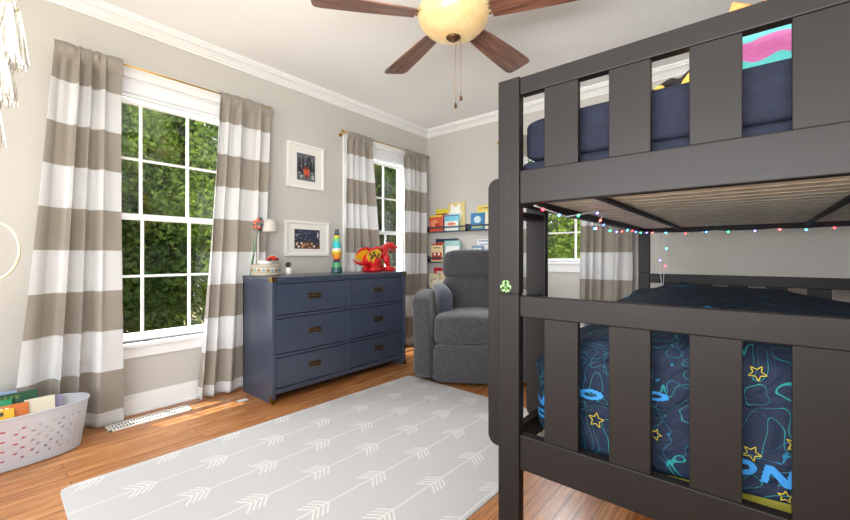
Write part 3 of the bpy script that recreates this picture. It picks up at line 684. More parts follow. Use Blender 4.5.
bm = nb(); tube(bm, [(.24, 1.475, TZ+.002), (.235, 1.478, TZ+.1), (.25, 1.50, TZ+.22), (.255, 1.515, TZ+.32), (.255, 1.52, TZ+.38)], [.012, .006, .005, .004, .004], 8)
tube(bm, [(.24, 1.475, TZ+.02), (.228, 1.50, TZ+.16), (.24, 1.49, TZ+.3)], [.004, .006, .002], 6); obj('stem', bm, C((96, 132, 96)), t)
rnd = random.Random(3)
for k in range(46):
    d = Vector((rnd.gauss(0, 1), rnd.gauss(0, 1), rnd.gauss(0, 1))).normalized()*.042*rnd.uniform(.5, 1.1); d.z *= 1.3
    bm = nb(); sell(bm, tuple(Vector((.255, 1.525, TZ+.40))+d), (.011, .011, .011), 1, 5)
    obj('bead', bm, C(((214, 116, 84), (76, 108, 116), (150, 62, 52))[0 if d.y < 0 and k % 4 else (1 if k % 3 else 2)]), t)
t = thing('penguin_figurine', 'tiny figurine with black head and white body beside the lamp base', 'figurine', (.34, 1.735, TZ))
bm = nb(); sell(bm, (.34, 1.735, TZ+.032), (.024, .024, .032), .8, 10); obj('body', bm, C((232, 230, 224)), t)
bm = nb(); sell(bm, (.34, 1.732, TZ+.082), (.024, .024, .022), 1, 10); obj('head', bm, C((24, 26, 28)), t)
bm = nb(); bx(bm, .362, .372, 1.728, 1.738, TZ+.078, TZ+.083, .002); obj('beak', bm, C((220, 160, 60)), t)

# ------------------------------------------------------------------ book ledges and books
def ledge(label, x0, x1, z):
    t = thing('book_ledge', label, 'shelf', (x0, YB, z), 'wall book ledges'); yf = YB-.085
    boxo('shelf_board', M['ledge'], (x0, x1, yf, YB, z-.012, z), t); boxo('back_rail', M['ledge'], (x0, x1, YB-.01, YB, z, z+.06), t)
    bm = nb(); bx(bm, x0, x1, yf, yf+.008, z+.036, z+.056, .002); obj('front_bar', bm, M['ledge'], t)
    for a in (x0, x1-.012): boxo('end_bracket', M['ledge'], (a, a+.012, yf, YB, z-.012, z+.07), t)
LG = [('topmost dark book ledge on the corner side of the back wall', .04, .66, 1.375), ('middle dark book ledge on the corner side of the back wall', .04, .66, 1.0),
      ('lowest dark book ledge, below the other two near the corner', .04, .66, .615), ('dark upper book ledge partly hidden by the bunk post', .69, 1.10, 1.375), ('dark book ledge just above the recliner headrest', .69, 1.10, 1.0)]
for l in LG: ledge(*l)
def book(label, x0, x1, z0, z1, row, cov, art=(), th=.014, lean=.0):
    y = YB-(.020 if row == 'b' else .048 if row == 'm' else .068)
    t = thing('book', label, 'book', ((x0+x1)/2, y, z0+.001), 'picture books on the wall ledges')
    bm = nb(); zz = z0+.001
    bx(bm, x0, x1, y-.0015, y, zz, z1); bx(bm, x0, x1, y+th-.002, y+th-.0005, zz, z1); bx(bm, x0, x0+.002, y, y+th-.002, zz, z1)
    w, h = x1-x0, z1-zz
    for q, a in enumerate(art):
        kind, cx, cz, rx, rz, mi = a; X, Z = x0+cx*w, zz+cz*h
        if kind == 'r': bx(bm, X-rx*w, X+rx*w, y-.002-.0002*q, y-.0014, Z-rz*h, Z+rz*h, mi=mi)
        else:
            A = [bm.verts.new((X+rx*w*math.cos(2*PI*k/18), y-.0022-.0003*q, Z+rz*h*math.sin(2*PI*k/18))) for k in range(18)]; bm.faces.new(A).material_index = mi
    obj('cover', bm, cov, t)
    boxo('pages', C((240, 236, 224), .8), (x0+.002, x1-.003, y+.0005, y+th-.0025, zz+.003, z1-.003), t)
z1_, z2_, z3_ = 1.375, 1.0, .615
book('yellow topped picture book standing behind an orange red book, top ledge', .16, .35, z1_, 1.655, 'b', [C((214, 70, 50)), C((232, 214, 70)), C((60, 60, 60))], [('r', .5, .9, .5, .1, 1), ('r', .5, .76, .3, .02, 2)])
book('tall cream picture book with a white animal, top ledge', .355, .60, z1_, 1.72, 'b', [C((226, 206, 140)), C((246, 244, 236)), C((150, 160, 160))], [('e', .45, .55, .38, .3, 1), ('e', .25, .85, .1, .09, 1), ('e', .65, .85, .1, .09, 1), ('e', .45, .5, .12, .05, 2)])
book('orange red picture book with a yellow band, front of top ledge', .10, .30, z1_, 1.578, 'f', [C((222, 96, 68)), C((234, 208, 80)), C((240, 150, 110)), C((190, 60, 50))], [('r', .5, .94, .5, .06, 1), ('e', .4, .5, .28, .24, 2), ('e', .62, .36, .2, .15, 3)])
book('pale blue picture book with white lower half, front of top ledge', .335, .545, z1_, 1.572, 'f', [C((120, 196, 222)), C((238, 238, 232)), C((222, 130, 90)), C((60, 110, 150))], [('r', .5, .3, .46, .28, 1), ('e', .5, .42, .3, .1, 2), ('r', .5, .93, .46, .03, 3)])
book('wide navy picture book with a red stripe at back of middle ledge', .16, .505, z2_, 1.283, 'b', [C((44, 58, 88)), C((196, 80, 60)), C((210, 190, 150))], [('r', .5, .82, .42, .03, 1), ('r', .5, .74, .38, .02, 2)])
book('cream picture book with a red owl face on middle ledge', .125, .305, z2_, 1.22, 'f', [C((234, 214, 160)), C((196, 38, 40)), C((246, 244, 240)), C((60, 50, 40))], [('r', .5, .96, .5, .04, 1), ('r', .5, .3, .42, .22, 1), ('e', .32, .42, .1, .09, 2), ('e', .68, .42, .1, .09, 2), ('r', .5, .78, .32, .02, 3)])
book('pale teal and white picture book on middle ledge beside the owl book', .335, .565, z2_, 1.255, 'f', [C((160, 200, 196)), C((236, 236, 232)), C((180, 150, 160))], [('r', .5, .4, .42, .34, 1), ('e', .5, .42, .3, .08, 2)])
book('bright red picture book at back of lowest ledge', .13, .38, z3_, .925, 'b', [C((206, 44, 44)), C((240, 236, 228))], [('r', .5, .82, .34, .03, 1), ('e', .8, .6, .12, .1, 1)])
book('cream picture book with brown drawing on lowest ledge, beside the curtain', .075, .24, z3_, .85, 'm', [C((238, 226, 190)), C((180, 130, 80))], [('e', .5, .6, .3, .12, 1)])
book('small pale book in front of the cream ones on lowest ledge', .14, .34, z3_, .775, 'f', [C((240, 234, 214)), C((206, 190, 150))], [('r', .5, .5, .36, .1, 1)], th=.010)
book('tan and white picture book on lowest ledge, next to the recliner', .255, .43, z3_, .865, 'm', [C((226, 204, 160)), C((90, 90, 96))], [('e', .7, .5, .18, .2, 1)])
book('yellow picture book with dark title at the back of the right ledge', .775, 1.07, z1_, 1.655, 'b', [C((238, 216, 120)), C((110, 90, 60)), C((226, 190, 60))], [('r', .55, .88, .3, .02, 1), ('e', .15, .86, .08, .06, 2)])
book('blue picture book with a white snowflake circle on the right ledge', .715, .90, z1_, 1.565, 'f', [C((58, 130, 178)), C((206, 226, 236)), C((210, 220, 120))], [('e', .5, .6, .26, .22, 1), ('r', .5, .14, .36, .04, 2)])
book('white picture book with blue patches beside the bunk post', .91, 1.06, z1_, 1.575, 'f', [C((242, 236, 214)), C((70, 140, 190)), C((226, 180, 90))], [('e', .5, .6, .2, .16, 1), ('e', .4, .24, .2, .1, 2)])
book('white picture book with grey lines above the recliner', .775, .95, z2_, 1.262, 'b', [C((238, 240, 244)), C((150, 160, 176))], [('r', .5, .93, .4, .03, 1), ('r', .5, .78, .3, .02, 1)])
book('steel blue book low in front above the recliner', .73, .88, z2_, 1.19, 'f', [C((120, 146, 178)), C((220, 226, 230))], [('r', .5, .8, .4, .05, 1)])
book('pale blue book with an orange corner above the recliner', .955, 1.08, z2_, 1.30, 'm', [C((200, 216, 232)), C((236, 190, 120))], [('e', .4, .9, .3, .08, 1)])

# ------------------------------------------------------------------ basket of books
def build_basket():
    cx, cy = .275, .135
    t = thing('storage_basket', 'translucent white plastic basket with round holes, full of books', 'basket', (cx, cy, 0))
    bm = nb(); NA, NZ = 192, 32; H = .262
    def P(a, s):
        rx = .122+.026*s; ry = .325+.035*s
        return (cx+rx*math.copysign(abs(math.cos(a))**.8, math.cos(a)), cy+ry*math.copysign(abs(math.sin(a))**.8, math.sin(a)), .004+H*s)
    g = [[bm.verts.new(P(2*PI*i/NA, j/NZ)) for i in range(NA)] for j in range(NZ+1)]
    for j in range(NZ):
        for i in range(NA):
            if 4 <= j < 26 and j % 3 == 0 and (i+(j//3 % 2)*2) % 5 == 0: continue
            f = bm.faces.new((g[j][i], g[j][(i+1) % NA], g[j+1][(i+1) % NA], g[j+1][i])); f.smooth = True
    bm.faces.new(g[0][::-1])
    o = obj('shell', bm, M['basket'], t); m = o.modifiers.new('thick', 'SOLIDIFY'); m.thickness = .003; m.offset = -1
    bm = nb(); tube(bm, [P(2*PI*i/80, 1.0) for i in range(80)], .006, 8, closed=True); obj('rim', bm, M['basket'], t)
    L = [('light blue book along the wall side of the basket', .185, .08, .27, .30, .326, (150, 172, 204), -.10, None),
         ('dark green book sticking up highest in the basket', .215, .17, .25, .27, .318, (30, 78, 52), -.12, (90, 120, 60)),
         ('teal book at the left end of the basket', .235, -.06, .20, .26, .300, (60, 140, 160), -.16, None),
         ('bright green book with white title in the basket', .255, .075, .24, .27, .298, (30, 140, 92), -.20, (236, 240, 236)),
         ('orange book leaning in the basket, in front of the green one', .285, .13, .25, .25, .275, (210, 116, 54), -.26, (244, 236, 220)),
         ('yellow book lowest at front of the basket', .305, .10, .20, .23, .262, (236, 190, 50), -.28, (60, 60, 60)),
         ('pale blue book at front left of the basket', .315, -.07, .16, .24, .262, (140, 184, 206), -.26, (240, 240, 240)),
         ('cream book at the right end of the basket', .255, .30, .12, .22, .278, (222, 214, 190), -.2, None),
         ('grey violet book at the right end of the basket, beside the cream one', .225, .345, .10, .20, .262, (150, 146, 178), -.2, None),
         ('red book showing through the basket front', .335, .16, .20, .20, .215, (214, 70, 66), -.2, None)]
    for lb, x, y, ln, h, top, c, tilt, tt in L:
        top += .018; b = thing('book', lb, 'book', (x, y, top-h), 'books in the basket', rz=.0); b.rotation_euler = (0, tilt, 0.0); ORG[b.name] = Vector((0, 0, 0))
        bm = nb(); th = .012
        bx(bm, -th/2, -th/2+.002, -ln/2, ln/2, 0, h); bx(bm, th/2-.002, th/2, -ln/2, ln/2, 0, h); bx(bm, -th/2, th/2, -ln/2, -ln/2+.002, 0, h)
        if tt:
            for q in range(5): bx(bm, th/2-.0005, th/2+.0006, -ln*.2+q*.022, -ln*.2+q*.022+.014, h-.032, h-.012, mi=1)
        obj('cover', bm, [C(c), C(tt or c)], b); boxo('pages', C((240, 236, 224), .8), (-th/2+.002, th/2-.002, -ln/2+.002, ln/2-.002, .002, h-.002), b)
build_basket()

# ------------------------------------------------------------------ recliner
def build_recliner():
    t = thing('recliner', 'charcoal upholstered recliner armchair beside the book ledges', 'armchair', (1.2665, 3.047, 0), rz=.5585)
    def cush(name, parts, m='rec', rm=0, n=18):
        bm = nb()
        for p in parts:
            c, s, e = p[:3]; mt = None
            if len(p) > 3: mt = Matrix.Translation(Vector(c)) @ Matrix.Rotation(p[3], 4, 'X') @ Matrix.Rotation(p[4] if len(p) > 4 else 0, 4, 'Z'); c = (0, 0, 0)
            sell(bm, c, s, e, n, mtx=mt, e2=e)
        o = obj(name, bm, M[m], t); return o
    for sx in (-1, 1):
        bm = nb(); X = sx*.415
        sell(bm, (X, -.02, .38), (.082, .43, .35), .28, 22)
        for v in bm.verts:
            if v.co.z > .55:
                k = (v.co.z-.55)/.18; v.co.x += sx*.02*k
                v.co.z += .03*math.cos((v.co.y+.02)/.43*PI/2)*k-.0
            if v.co.y < -.3: v.co.z = .03+(v.co.z-.03)*1.0
            if v.co.z < .15 and v.co.y < -.25: v.co.y += (.15-v.co.z)*.35
            v.co.z += noise.noise(v.co*6)*.006
        obj('armrest', bm, M['rec'], t)
    o = cush('seat_cushion', [((0, -.10, .445), (.335, .345, .125), .33)])
    for v in o.data.vertices: v.co.z += .02*(1-(v.co.x/.33)**2)+noise.noise(v.co*5)*.008
    cush('footrest', [((0, -.375, .185), (.328, .06, .15), .22)])
    bm = nb(); bx(bm, -.40, .40, -.36, .40, .05, .34, .03); obj('base_frame', bm, M['rec'], t)
    bm = nb()
    for x in (-.34, .34):
        for y in (-.3, .34): lathe(bm, [(.022, 0), (.025, .06)], (x, y, 0), 12)
    obj('foot', bm, M['black'], t)
    cush('lower_back', [((0, .225, .69), (.315, .14, .20), .5, -.16)])
    cush('headrest', [((0, .275, .975), (.31, .155, .15), .5, -.16)])
    cush('back_shell', [((0, .37, .60), (.295, .075, .44), .35, -.12)])
    cush('arm_pillow', [((-.29, .0, .665), (.075, .17, .135), .6, .25, .35)], 'recpad')
build_recliner()

# ------------------------------------------------------------------ bunk bed
BX0, BX1, BY0, BY1 = 2.594, 4.096, 1.127, 3.20; PW = .073; PD = .034; BT = 1.632
def build_bed():
    t = thing('bunk_bed', 'charcoal full size bunk bed with wide vertical boards', 'bunk bed', ((BX0+BX1)/2, (BY0+BY1)/2, 0))
    def part(name, b, bev=.003, m='bed', parent=t):
        bm = nb(); bx(bm, *b, bev=bev); return obj(name, bm, M[m], parent)
    for x in (BX0, BX1-PW):
        for y in (BY0, BY1-PD):
            bm = nb(); bx(bm, x, x+PW, y, y+PD, 0, .948, .003); bx(bm, x, x+PW, y, y+PD, .951, BT, .003); bx(bm, x+.004, x+PW-.004, y+.004, y+PD-.004, .94, .96)
            p = obj('post', bm, M['bed'], t)
            if y == BY0:
                bm = nb()
                for z in (.435, .543, 1.264, 1.322): tube(bm, [(x+.040, y-.0015, z), (x+.040, y+.004, z)], .0055, 12); tube(bm, [(x+.040, y-.002, z), (x+.040, y-.001, z)], .0025, 6, mi=1)
                obj('bolt', bm, [M['bolt'], M['dark']], p)
    xi0, xi1 = BX0+PW, BX1-PW
    for y in (BY0, BY1-PD-.006):
        for z0, z1 in ((1.575, 1.629), (1.233, 1.337), (.88, .945), (.402, .510)):
            part('end_rail', (xi0, xi1, y+.006, y+.040, z0, z1), .003)
        n = 7; pw = .1; g = (xi1-xi0-n*pw)/(n+1)
        for k in range(n):
            x = xi0+g+k*(pw+g)
            for z0, z1 in ((1.337, 1.575), (.510, .88)): part('end_board', (x-.004, x+pw-.004, y+.009, y+.030, z0, z1), .002)
    yi0, yi1 = BY0+PD, BY1-PD
    for x in (BX0+.022, BX1-.052):
        part('side_rail', (x, x+.03, yi0, yi1, 1.236, 1.345)); part('side_rail', (x, x+.03, yi0, yi1, .402, .510))
        a = 1.62 if x < 3 else yi0
        part('guard_rail', (x, x+.022, a, yi1, 1.47, 1.54))
        part('guard_rail', (x, x+.022, a, yi1, 1.375, 1.43)) if x < 3 else None
        if x < 3: part('guard_post', (x, x+.024, 1.62, 1.69, 1.345, 1.56))
    for zb in (1.262, .43):
        for x in (2.845, 3.458) if zb > 1 else (3.12, 3.60): part('support_bar', (x, x+.022, yi0, yi1, zb-.013, zb-.001), .002, 'black')
        k = 0; y = yi0+.01
        while y+.07 < yi1:
            bm = nb(); bx(bm, BX0+.054, BX1-.054, y, y+.074, zb, zb+.016, .002); obj('mattress_slat', bm, M['slat'], t); y += .0885
    # ladder on the long side
    L = None
    xa, xb = 2.519, BX0+.032; lx1 = 2.60
    bm = nb()
    def legpts(y0):
        r = .035; pts = []
        for cx, cz, s in ((xa+r, .42+r, 180), (lx1-.004, .42, 270), (lx1-.004, 1.335, 0), (xa+r, 1.335-r, 90)):
            if cx == xa+r:
                for q in range(7): a = math.radians(s+90*q/6); pts.append((cx+r*math.cos(a), cz+r*math.sin(a)))
            else: pts.append((lx1, cz))
        return pts
    pr_ = legpts(0); order = pr_[:7]+[pr_[7], pr_[8]]+pr_[9:]
    lad = None
    bm = nb(); prism(bm, order, 'y', 1.490, 1.520); prism(bm, order, 'y', 1.190, 1.220)
    lad = obj('ladder', bm, M['bed'], t); bevmod(lad, .003)
    for z in (.905, 1.22):
        bm = nb(); bx(bm, xa+.012, lx1-.012, 1.220, 1.490, z-.011, z+.011, .004); obj('rung', bm, M['bed'], lad)
    return t
build_bed()
# clover sticker
t = nb(); cx, cz, y = 2.622, .973, 1.1262
for a in (90, 210, 330):
    px, pz = cx+.0095*math.cos(math.radians(a)), cz+.0095*math.sin(math.radians(a))
    for q in (-28, 28):
        qx, qz = px+.0045*math.cos(math.radians(a+q*2.4)), pz+.0045*math.sin(math.radians(a+q*2.4))
        prism(t, [(qx+.008*math.cos(2*PI*k/12), qz+.008*math.sin(2*PI*k/12)) for k in range(12)], 'y', y-.0004, y+.0004)
prism(t, [(cx-.002, cz), (cx+.002, cz), (cx+.004, cz-.020), (cx, cz-.020)], 'y', y-.0004, y+.0004)
tag(obj('clover_sticker', t, C((112, 152, 90))), 'small green clover sticker on the near left bed post', 'sticker')

# bedding
bm = nb(); bx(bm, BX0+.12, BX1-.056, BY0+.072, BY1-.075, .4465, .60, .03, seg=4); tag(obj('mattress', bm, M['matt'], smooth=True), 'mattress under olive yellow sheet on the lower bunk', 'mattress')
bm = nb(); bx(bm, BX0+.056, BX1-.056, BY0+.045, BY1-.075, 1.2785, 1.372, .02, seg=4); o = obj('mattress', bm, M['navyfab'], smooth=True); tag(o, 'thin dark navy mattress on the top bunk', 'mattress')
bm = nb(); sell(bm, (3.33, 1.255, 1.442), (.675, .078, .070), .22, 20); tag(obj('bolster_cushion', bm, M['navyfab']), 'long dark navy bolster standing along the top bunk end', 'cushion')
def build_comforter():
    bm = nb(); C0 = Vector((3.34, 2.12, .66)); vs = sell(bm, (0, 0, 0), (.70, .935, .20), .18, 70)
    for v in vs:
        p = v.co.copy(); d = p.copy()
        nrm = Vector((p.x/.68**2, p.y/.94**2, p.z/.22**2)).normalized()
        w = noise.noise(Vector((p.x*4+3, p.y*4, p.z*3)))*.03+noise.noise(Vector((p.x*9, p.y*9, p.z*5+7)))*.014+abs(noise.noise(Vector((p.x*6+1, p.y*5, p.z*14))))*.016
        if p.y < -.8 or p.x < -.6: w = min(w, .012)
        if p.z > .1 and p.y > -.8: w += noise.noise(Vector((p.x*7, p.y*3.5+4, 2)))*.022
        v.co = C0+p+nrm*w
        x, y = v.co.x, v.co.y
        if p.z > 0:
            v.co.z += (.055*math.exp(-((x-3.12)/.32)**4-((y-2.35)/.5)**2)-(.05 if x > 3.6 else .05*max(0, (x-3.35)/.25)))*(p.z/.2)
            if x < 2.95: v.co.z -= (2.95-x)**2*1.7*(p.z/.2)*max(0, min(1, (2.2-y)/.6))
        v.co.y = max(v.co.y, BY0+.052)
        if v.co.z < .62:
            lo = .524+.008*math.sin(x*18); v.co.z = max(v.co.z, lo if x > 2.96 else .47)
        v.co.x = max(v.co.x, 2.635); v.co.x = min(v.co.x, 4.04)
    bvh = BVHTree.FromBMesh(bm)
    def hit(x, z):
        r = bvh.ray_cast(Vector((x, 1.15, z)), Vector((0, 1, 0)))
        return r[0]+Vector((0, -.0025, 0)) if r[0] is not None else None
    def outline(pts, mi, r=.0011):
        P = []
        n = len(pts)
        for i in range(n):
            a, b = pts[i], pts[(i+1) % n]
            for k in range(4):
                h = hit(a[0]+(b[0]-a[0])*k/4, a[1]+(b[1]-a[1])*k/4)
                if h is not None: P.append(h)
        if len(P) > 6: tube(bm, P, r, 5, mi=mi, closed=True)
    def star(cx, cz, R, rot): outline([(cx+(R if k % 2 == 0 else R*.45)*math.sin(rot+PI*k/5), cz+(R if k % 2 == 0 else R*.45)*math.cos(rot+PI*k/5)) for k in range(10)], 1)
    for s in ((2.881, .598, .022, .1), (3.235, .80, .018, .5), (3.30, .656, .018, .2), (3.225, .615, .018, .4), (3.283, .535, .014, .0), (3.03, .60, .015, .3)): star(*s)
    def fill(poly, mi):
        xs = [p[0] for p in poly]; zs = [p[1] for p in poly]; st = .0022; cells = {}
        def inside(x, z):
            c = False; n = len(poly)
            for i in range(n):
                (x1, z1), (x2, z2) = poly[i], poly[(i+1) % n]
                if (z1 > z) != (z2 > z) and x < (x2-x1)*(z-z1)/(z2-z1)+x1: c = not c
            return c
        nx = int((max(xs)-min(xs))/st)+1; nz = int((max(zs)-min(zs))/st)+1; V = {}
        def gv(i, j):
            if (i, j) not in V:
                h = hit(min(xs)+i*st, min(zs)+j*st); V[(i, j)] = bm.verts.new(h) if h is not None else None
            return V[(i, j)]
        for i in range(nx):
            for j in range(nz):
                if inside(min(xs)+(i+.5)*st, min(zs)+(j+.5)*st):
                    q = [gv(i, j), gv(i+1, j), gv(i+1, j+1), gv(i, j+1)]
                    if all(q): bm.faces.new(q).material_index = mi
    def letO(cx, cz, w, h):
        o_ = [(cx+w*math.cos(2*PI*k/24)+.25*h*math.sin(2*PI*k/24), cz+h*math.sin(2*PI*k/24)) for k in range(25)]
        i_ = [(cx+w*.5*math.cos(2*PI*k/24)+.2*h*math.sin(2*PI*k/24), cz+h*.4*math.sin(2*PI*k/24)) for k in range(24, -1, -1)]
        fill(o_+i_, 2)
    def letN(cx, cz, w, h):
        P = [(-1, -1), (-.55, -1), (-.35, .2), (.45, -1), (.95, -1), (1.25, 1), (.8, 1), (.62, -.1), (-.2, 1), (-.68, 1)]
        fill([(cx+a*w, cz+b*h) for a, b in P], 2)
    letO(3.208, .578, .026, .019); letN(3.268, .576, .028, .021); letO(2.865, .668, .035, .015); letN(2.68, .60, .03, .014); letO(3.03, .70, .03, .012); letO(2.70, .56, .03, .013)
    o = obj('comforter', bm, [M['comf'], M['star'], M['cyan']])
    tag(o, 'puffy navy comforter with cyan line drawings and stars on lower bunk', 'bedding')
build_comforter()
# soft toys on the top bunk
mt = Matrix.Translation(Vector((3.30, 1.53, 1.575))) @ Matrix.Rotation(-.25, 4, 'X')
bm = nb(); vs = sell(bm, (0, 0, 0), (.195, .085, .185), .75, 30, mtx=mt)
for v in vs: v.co += Vector((noise.noise(v.co*60), noise.noise(v.co*60+Vector((9, 0, 0))), noise.noise(v.co*60+Vector((0, 9, 0)))))*.007
o = obj('fluffy_pillow', bm, M['plush']); tag(o, 'fluffy pink and teal pillow showing above the navy bolster', 'pillow')
t = thing('penguin_plush', 'black and yellow plush toy peeking over the navy bolster', 'soft toy', (3.09, 1.385, 1.372))
bm = nb(); sell(bm, (3.125, 1.385, 1.50), (.085, .045, .125), .8, 14); tube(bm, [(3.07, 1.375, 1.57), (3.04, 1.37, 1.585), (2.985, 1.368, 1.572)], [.02, .018, .006], 10); o = obj('body', bm, C((34, 30, 30), .9), t); remesh(o, .006)
bm = nb(); sell(bm, (3.12, 1.345, 1.50), (.065, .02, .105), .9, 12); sell(bm, (3.012, 1.350, 1.571), (.014, .008, .008), .9, 8); obj('belly', bm, C((224, 186, 84), .9), t)
t = thing('dog_plush', 'tan plush dog whose ear tops show above the bunk rail', 'soft toy', (3.22, 1.68, 1.372))
bm = nb(); sell(bm, (3.24, 1.70, 1.50), (.11, .10, .13), .9, 14); sell(bm, (3.24, 1.67, 1.72), (.085, .08, .085), .9, 14); sell(bm, (3.24, 1.60, 1.70), (.035, .04, .03), .9, 10)
for s in (-1, 1): tube(bm, [(3.24+s*.05, 1.66, 1.52), (3.24+s*.08, 1.60, 1.46)], [.035, .03], 10); sell(bm, (3.24+s*.07, 1.60, 1.405), (.04, .07, .035), .9, 10)
remesh(obj('body', bm, C((206, 150, 96), .9), t), .008)
for s in (-1, 1):
    bm = nb(); tube(bm, [(3.24+s*.04, 1.67, 1.77), (3.24+s*.062, 1.655, 1.84), (3.24+s*.055, 1.65, 1.885), (3.24+s*.02, 1.645, 1.865)], [.03, .03, .022, .012], 12); obj('ear', bm, C((214, 148, 84), .9), t)
bm = nb(); sell(bm, (3.24, 1.562, 1.71), (.012, .008, .009), 1, 8); obj('nose', bm, C((30, 26, 26)), t); t.location.y += .08; t.scale = (1, 1, 1.09)

# string lights
def build_string():
    t = thing('string_lights', 'coloured string lights draped under the top bunk', 'string lights', (2.66, 1.2, 1.23))
    pts = [(2.69, 1.19, 1.232)]
    y = 1.25; k = 0
    for (yy, z, x) in ((1.30, 1.222, 2.70), (1.42, 1.212, 2.71), (1.52, 1.232, 2.76), (1.60, 1.240, 2.79), (1.70, 1.205, 2.74), (1.80, 1.185, 2.69), (1.90, 1.205, 2.68), (2.0, 1.225, 2.68), (2.1, 1.20, 2.68), (2.25, 1.20, 2.68), (2.5, 1.225, 2.68), (2.75, 1.22, 2.68), (3.0, 1.23, 2.70), (3.1, 1.232, 2.76)):
        pts.append((x, yy, z))
    for q in range(1, 14): pts.append((2.76+q*.096, 3.105, 1.232-.012*math.sin(q*1.1)**2))
    dense = []
    for i in range(len(pts)-1):
        for k in range(6): dense.append(Vector(pts[i]).lerp(Vector(pts[i+1]), k/6))
    bm = nb(); tube(bm, dense, .0028, 6)
    hang = [(2.745, 3.10, 1.225), (2.742, 3.095, 1.05), (2.748, 3.09, .93), (2.76, 3.09, .80), (2.765, 3.09, .93), (2.775, 3.095, 1.05), (2.79, 3.10, 1.225)]
    tube(bm, hang, .0022, 6); obj('wire', bm, M['led_wire'], t)
    cols = [((255, 40, 50)), ((60, 110, 255)), ((40, 220, 130)), ((90, 90, 255)), ((255, 60, 60)), ((60, 200, 255))]
    LM = [mat('led_%d' % i, c, .3, emit=c, estr=16) for i, c in enumerate(cols)]
    L = 0; step = .115; nxt = .04; idx = 0
    for i in range(len(dense)-1):
        L += (dense[i+1]-dense[i]).length
        if L > nxt:
            bm = nb(); p = dense[i+1]; sell(bm, (p.x, p.y, p.z-.003), (.005, .005, .005), 1, 5); obj('bulb', bm, LM[idx % 6], t); idx += 1; nxt += step
    for p, c in (((2.742, 3.094, 1.04), 3), ((2.755, 3.088, .86), 1), ((2.773, 3.094, 1.0), 0), ((2.78, 3.096, 1.12), 5)):
        bm = nb(); sell(bm, p, (.005, .005, .005), 1, 5); obj('bulb', bm, LM[c], t)
build_string()

# ------------------------------------------------------------------ ceiling fan
def build_fan():
    fx, fy = 2.012, 1.690
    t = thing('ceiling_fan', 'five blade walnut ceiling fan with amber glass bowl light', 'ceiling fan', (fx, fy, CH))
    bm = nb(); lathe(bm, [(.075, 0), (.07, -.03), (.03, -.06), (.014, -.065)], (fx, fy, CH), 28); obj('canopy', bm, M['pewter'], t)
    bm = nb(); tube(bm, [(fx, fy, CH-.06), (fx, fy, CH-.14)], .013, 12); obj('downrod', bm, M['pewter'], t)
    bm = nb(); lathe(bm, [(.02, .225), (.07, .215), (.115, .185), (.13, .14), (.125, .10), (.10, .075), (.10, .045), (.07, .035)], (fx, fy, 2.33), 36); obj('motor_housing', bm, M['pewter'], t)
    bm = nb(); pr = [(.182, .0), (.191, -.008), (.189, -.03), (.172, -.068), (.14, -.10), (.095, -.122), (.045, -.133), (0, -.136)]
    lathe(bm, [(.150, .006)]+pr, (fx, fy, 2.362), 44); obj('light_bowl', bm, M['bowl'], t)
    bm = nb(); lathe(bm, [(0, -.128), (.034, -.130), (.040, -.137), (.030, -.146), (.012, -.152), (.010, -.158), (0, -.164)], (fx, fy, 2.362), 24); obj('finial', bm, M['bronze'], t)
    # blade direction: R/D frame -> world
    a0 = None
    R, D = .378, .422; w = Vector((-.64*D+.768*R, .768*D+.64*R)); a0 = math.atan2(w.y, w.x)
    for k in range(5):
        a = a0+k*2*PI/5
        mt = Matrix.Translation((fx, fy, 2.328)) @ Matrix.Rotation(a, 4, 'Z') @ Matrix.Rotation(math.radians(-12), 4, 'X')
        pts = [(.205, -.052), (.30, -.062), (.50, -.076), (.68, -.084), (.712, -.078), (.724, -.06), (.728, 0), (.724, .06), (.712, .078), (.68, .084), (.50, .076), (.30, .062), (.205, .052)]
        bm = nb(); prism(bm, pts, 'z', -.003, .004)
        # blade keeps its own local frame so the grain runs along it
        me_o = obj('blade', bm, M['blade'], None); me_o.parent = t
        me_o.matrix_local = Matrix.Translation(-Vector((fx, fy, CH))) @ mt; ORG[me_o.name] = Vector((0, 0, 0))
        bm = nb()
        for s in (-1, 1):
            tube(bm, [(.10, s*.015, .05), (.135, s*.03, .045), (.165, s*.042, .02), (.195, s*.035, .006), (.215, s*.012, .008)], .006, 8)
        tube(bm, [(.09, 0, .05), (.15, 0, .03), (.20, 0, .008)], .008, 8); bx(bm, .20, .275, -.032, .032, .004, .009, .002); obj('blade_arm', bm, M['pewter'], me_o)
    for dx, dz, n in ((.012, 1.853, 0), (.040, 1.893, 1)):
        px, py = fx+.768*dx, fy+.64*dx
        bm = nb(); z = 2.215; tube(bm, [(px, py, z), (px, py, dz+.025)], .0014, 6)
        zz = z
        while zz > dz+.03: sell(bm, (px, py, zz), (.0024, .0024, .0024), 1, 4); zz -= .012
        c = obj('pull_chain', bm, M['pewter'], t)
        bm = nb(); lathe(bm, [(.002, .028), (.006, .02), (.009, .008), (.007, 0), (0, -.002)], (px, py, dz), 14); obj('pull_fob', bm, M['bronze'], c)
build_fan()

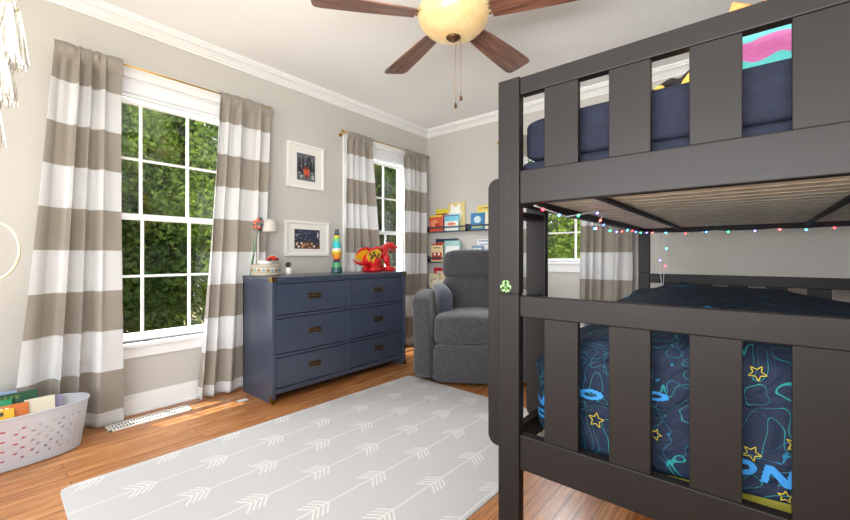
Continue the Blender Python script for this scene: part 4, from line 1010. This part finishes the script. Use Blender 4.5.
# ------------------------------------------------------------------ hanging tassel decoration at the left edge
def build_tassels():
    cx, cy = 1.637, .016
    t = thing('hanging_tassel_mobile', 'cream tiered tassel mobile with gold hoop hanging at the left edge', 'wall hanging', (cx, cy, CH))
    bm = nb(); tube(bm, [(cx, cy, CH), (cx, cy, 1.10)], .002, 6); lathe(bm, [(.02, 0), (.018, -.012), (.004, -.016)], (cx, cy, CH), 14); obj('cord', bm, M['cream'], t)
    rnd = random.Random(5)
    for R, z, L, n in ((.085, 1.86, .13, 13), (.100, 1.75, .155, 14), (.078, 1.62, .13, 12), (.055, 1.50, .14, 9), (.03, 1.40, .12, 5)):
        bm = nb(); tube(bm, [(cx+R*math.cos(2*PI*k/28), cy+R*math.sin(2*PI*k/28), z) for k in range(28)], .004, 6, closed=True); obj('ring', bm, M['gold'], t)
        for k in range(n):
            a = 2*PI*k/n; bm = nb(); px, py = cx+R*math.cos(a), cy+R*math.sin(a)
            sell(bm, (px, py, z-.008), (.007, .007, .011), 1, 6)
            lathe(bm, [(.005, -.01), (.008, -L*.4), (.013, -L*.85), (.0, -L*.85)], (px, py, z), 8)
            for q in range(22):
                b = rnd.uniform(0, 2*PI); r0 = .006*rnd.random()**.5; r1 = .024*rnd.random()**.5; l = L*rnd.uniform(.88, 1.02)
                tube(bm, [(px+r0*math.cos(b), py+r0*math.sin(b), z-.014), (px+r1*.6*math.cos(b), py+r1*.6*math.sin(b), z-l*.5), (px+r1*math.cos(b), py+r1*math.sin(b), z-l)], [.0026, .0030, .0018], 4)
            obj('tassel', bm, M['cream'], t)
    bm = nb(); R = .078; hx, hy = cx+.052, cy+.043
    tube(bm, [(hx+R*math.cos(2*PI*k/40)*.77, hy+R*math.cos(2*PI*k/40)*.64, 1.085+R*math.sin(2*PI*k/40)) for k in range(40)], .0028, 8, closed=True); obj('hoop', bm, M['gold'], t)
    bm = nb(); sell(bm, (cx, cy, 1.01), (.010, .010, .012), 1, 6)
    for q in range(26):
        b = rnd.uniform(0, 2*PI); r1 = .03*rnd.random()**.5; tube(bm, [(cx, cy, 1.00), (cx+r1*.6*math.cos(b), cy+r1*.6*math.sin(b), .93), (cx+r1*math.cos(b), cy+r1*math.sin(b), .86+rnd.uniform(-.01, .01))], [.003, .003, .0015], 4)
    obj('tassel', bm, M['cream'], t)
build_tassels()
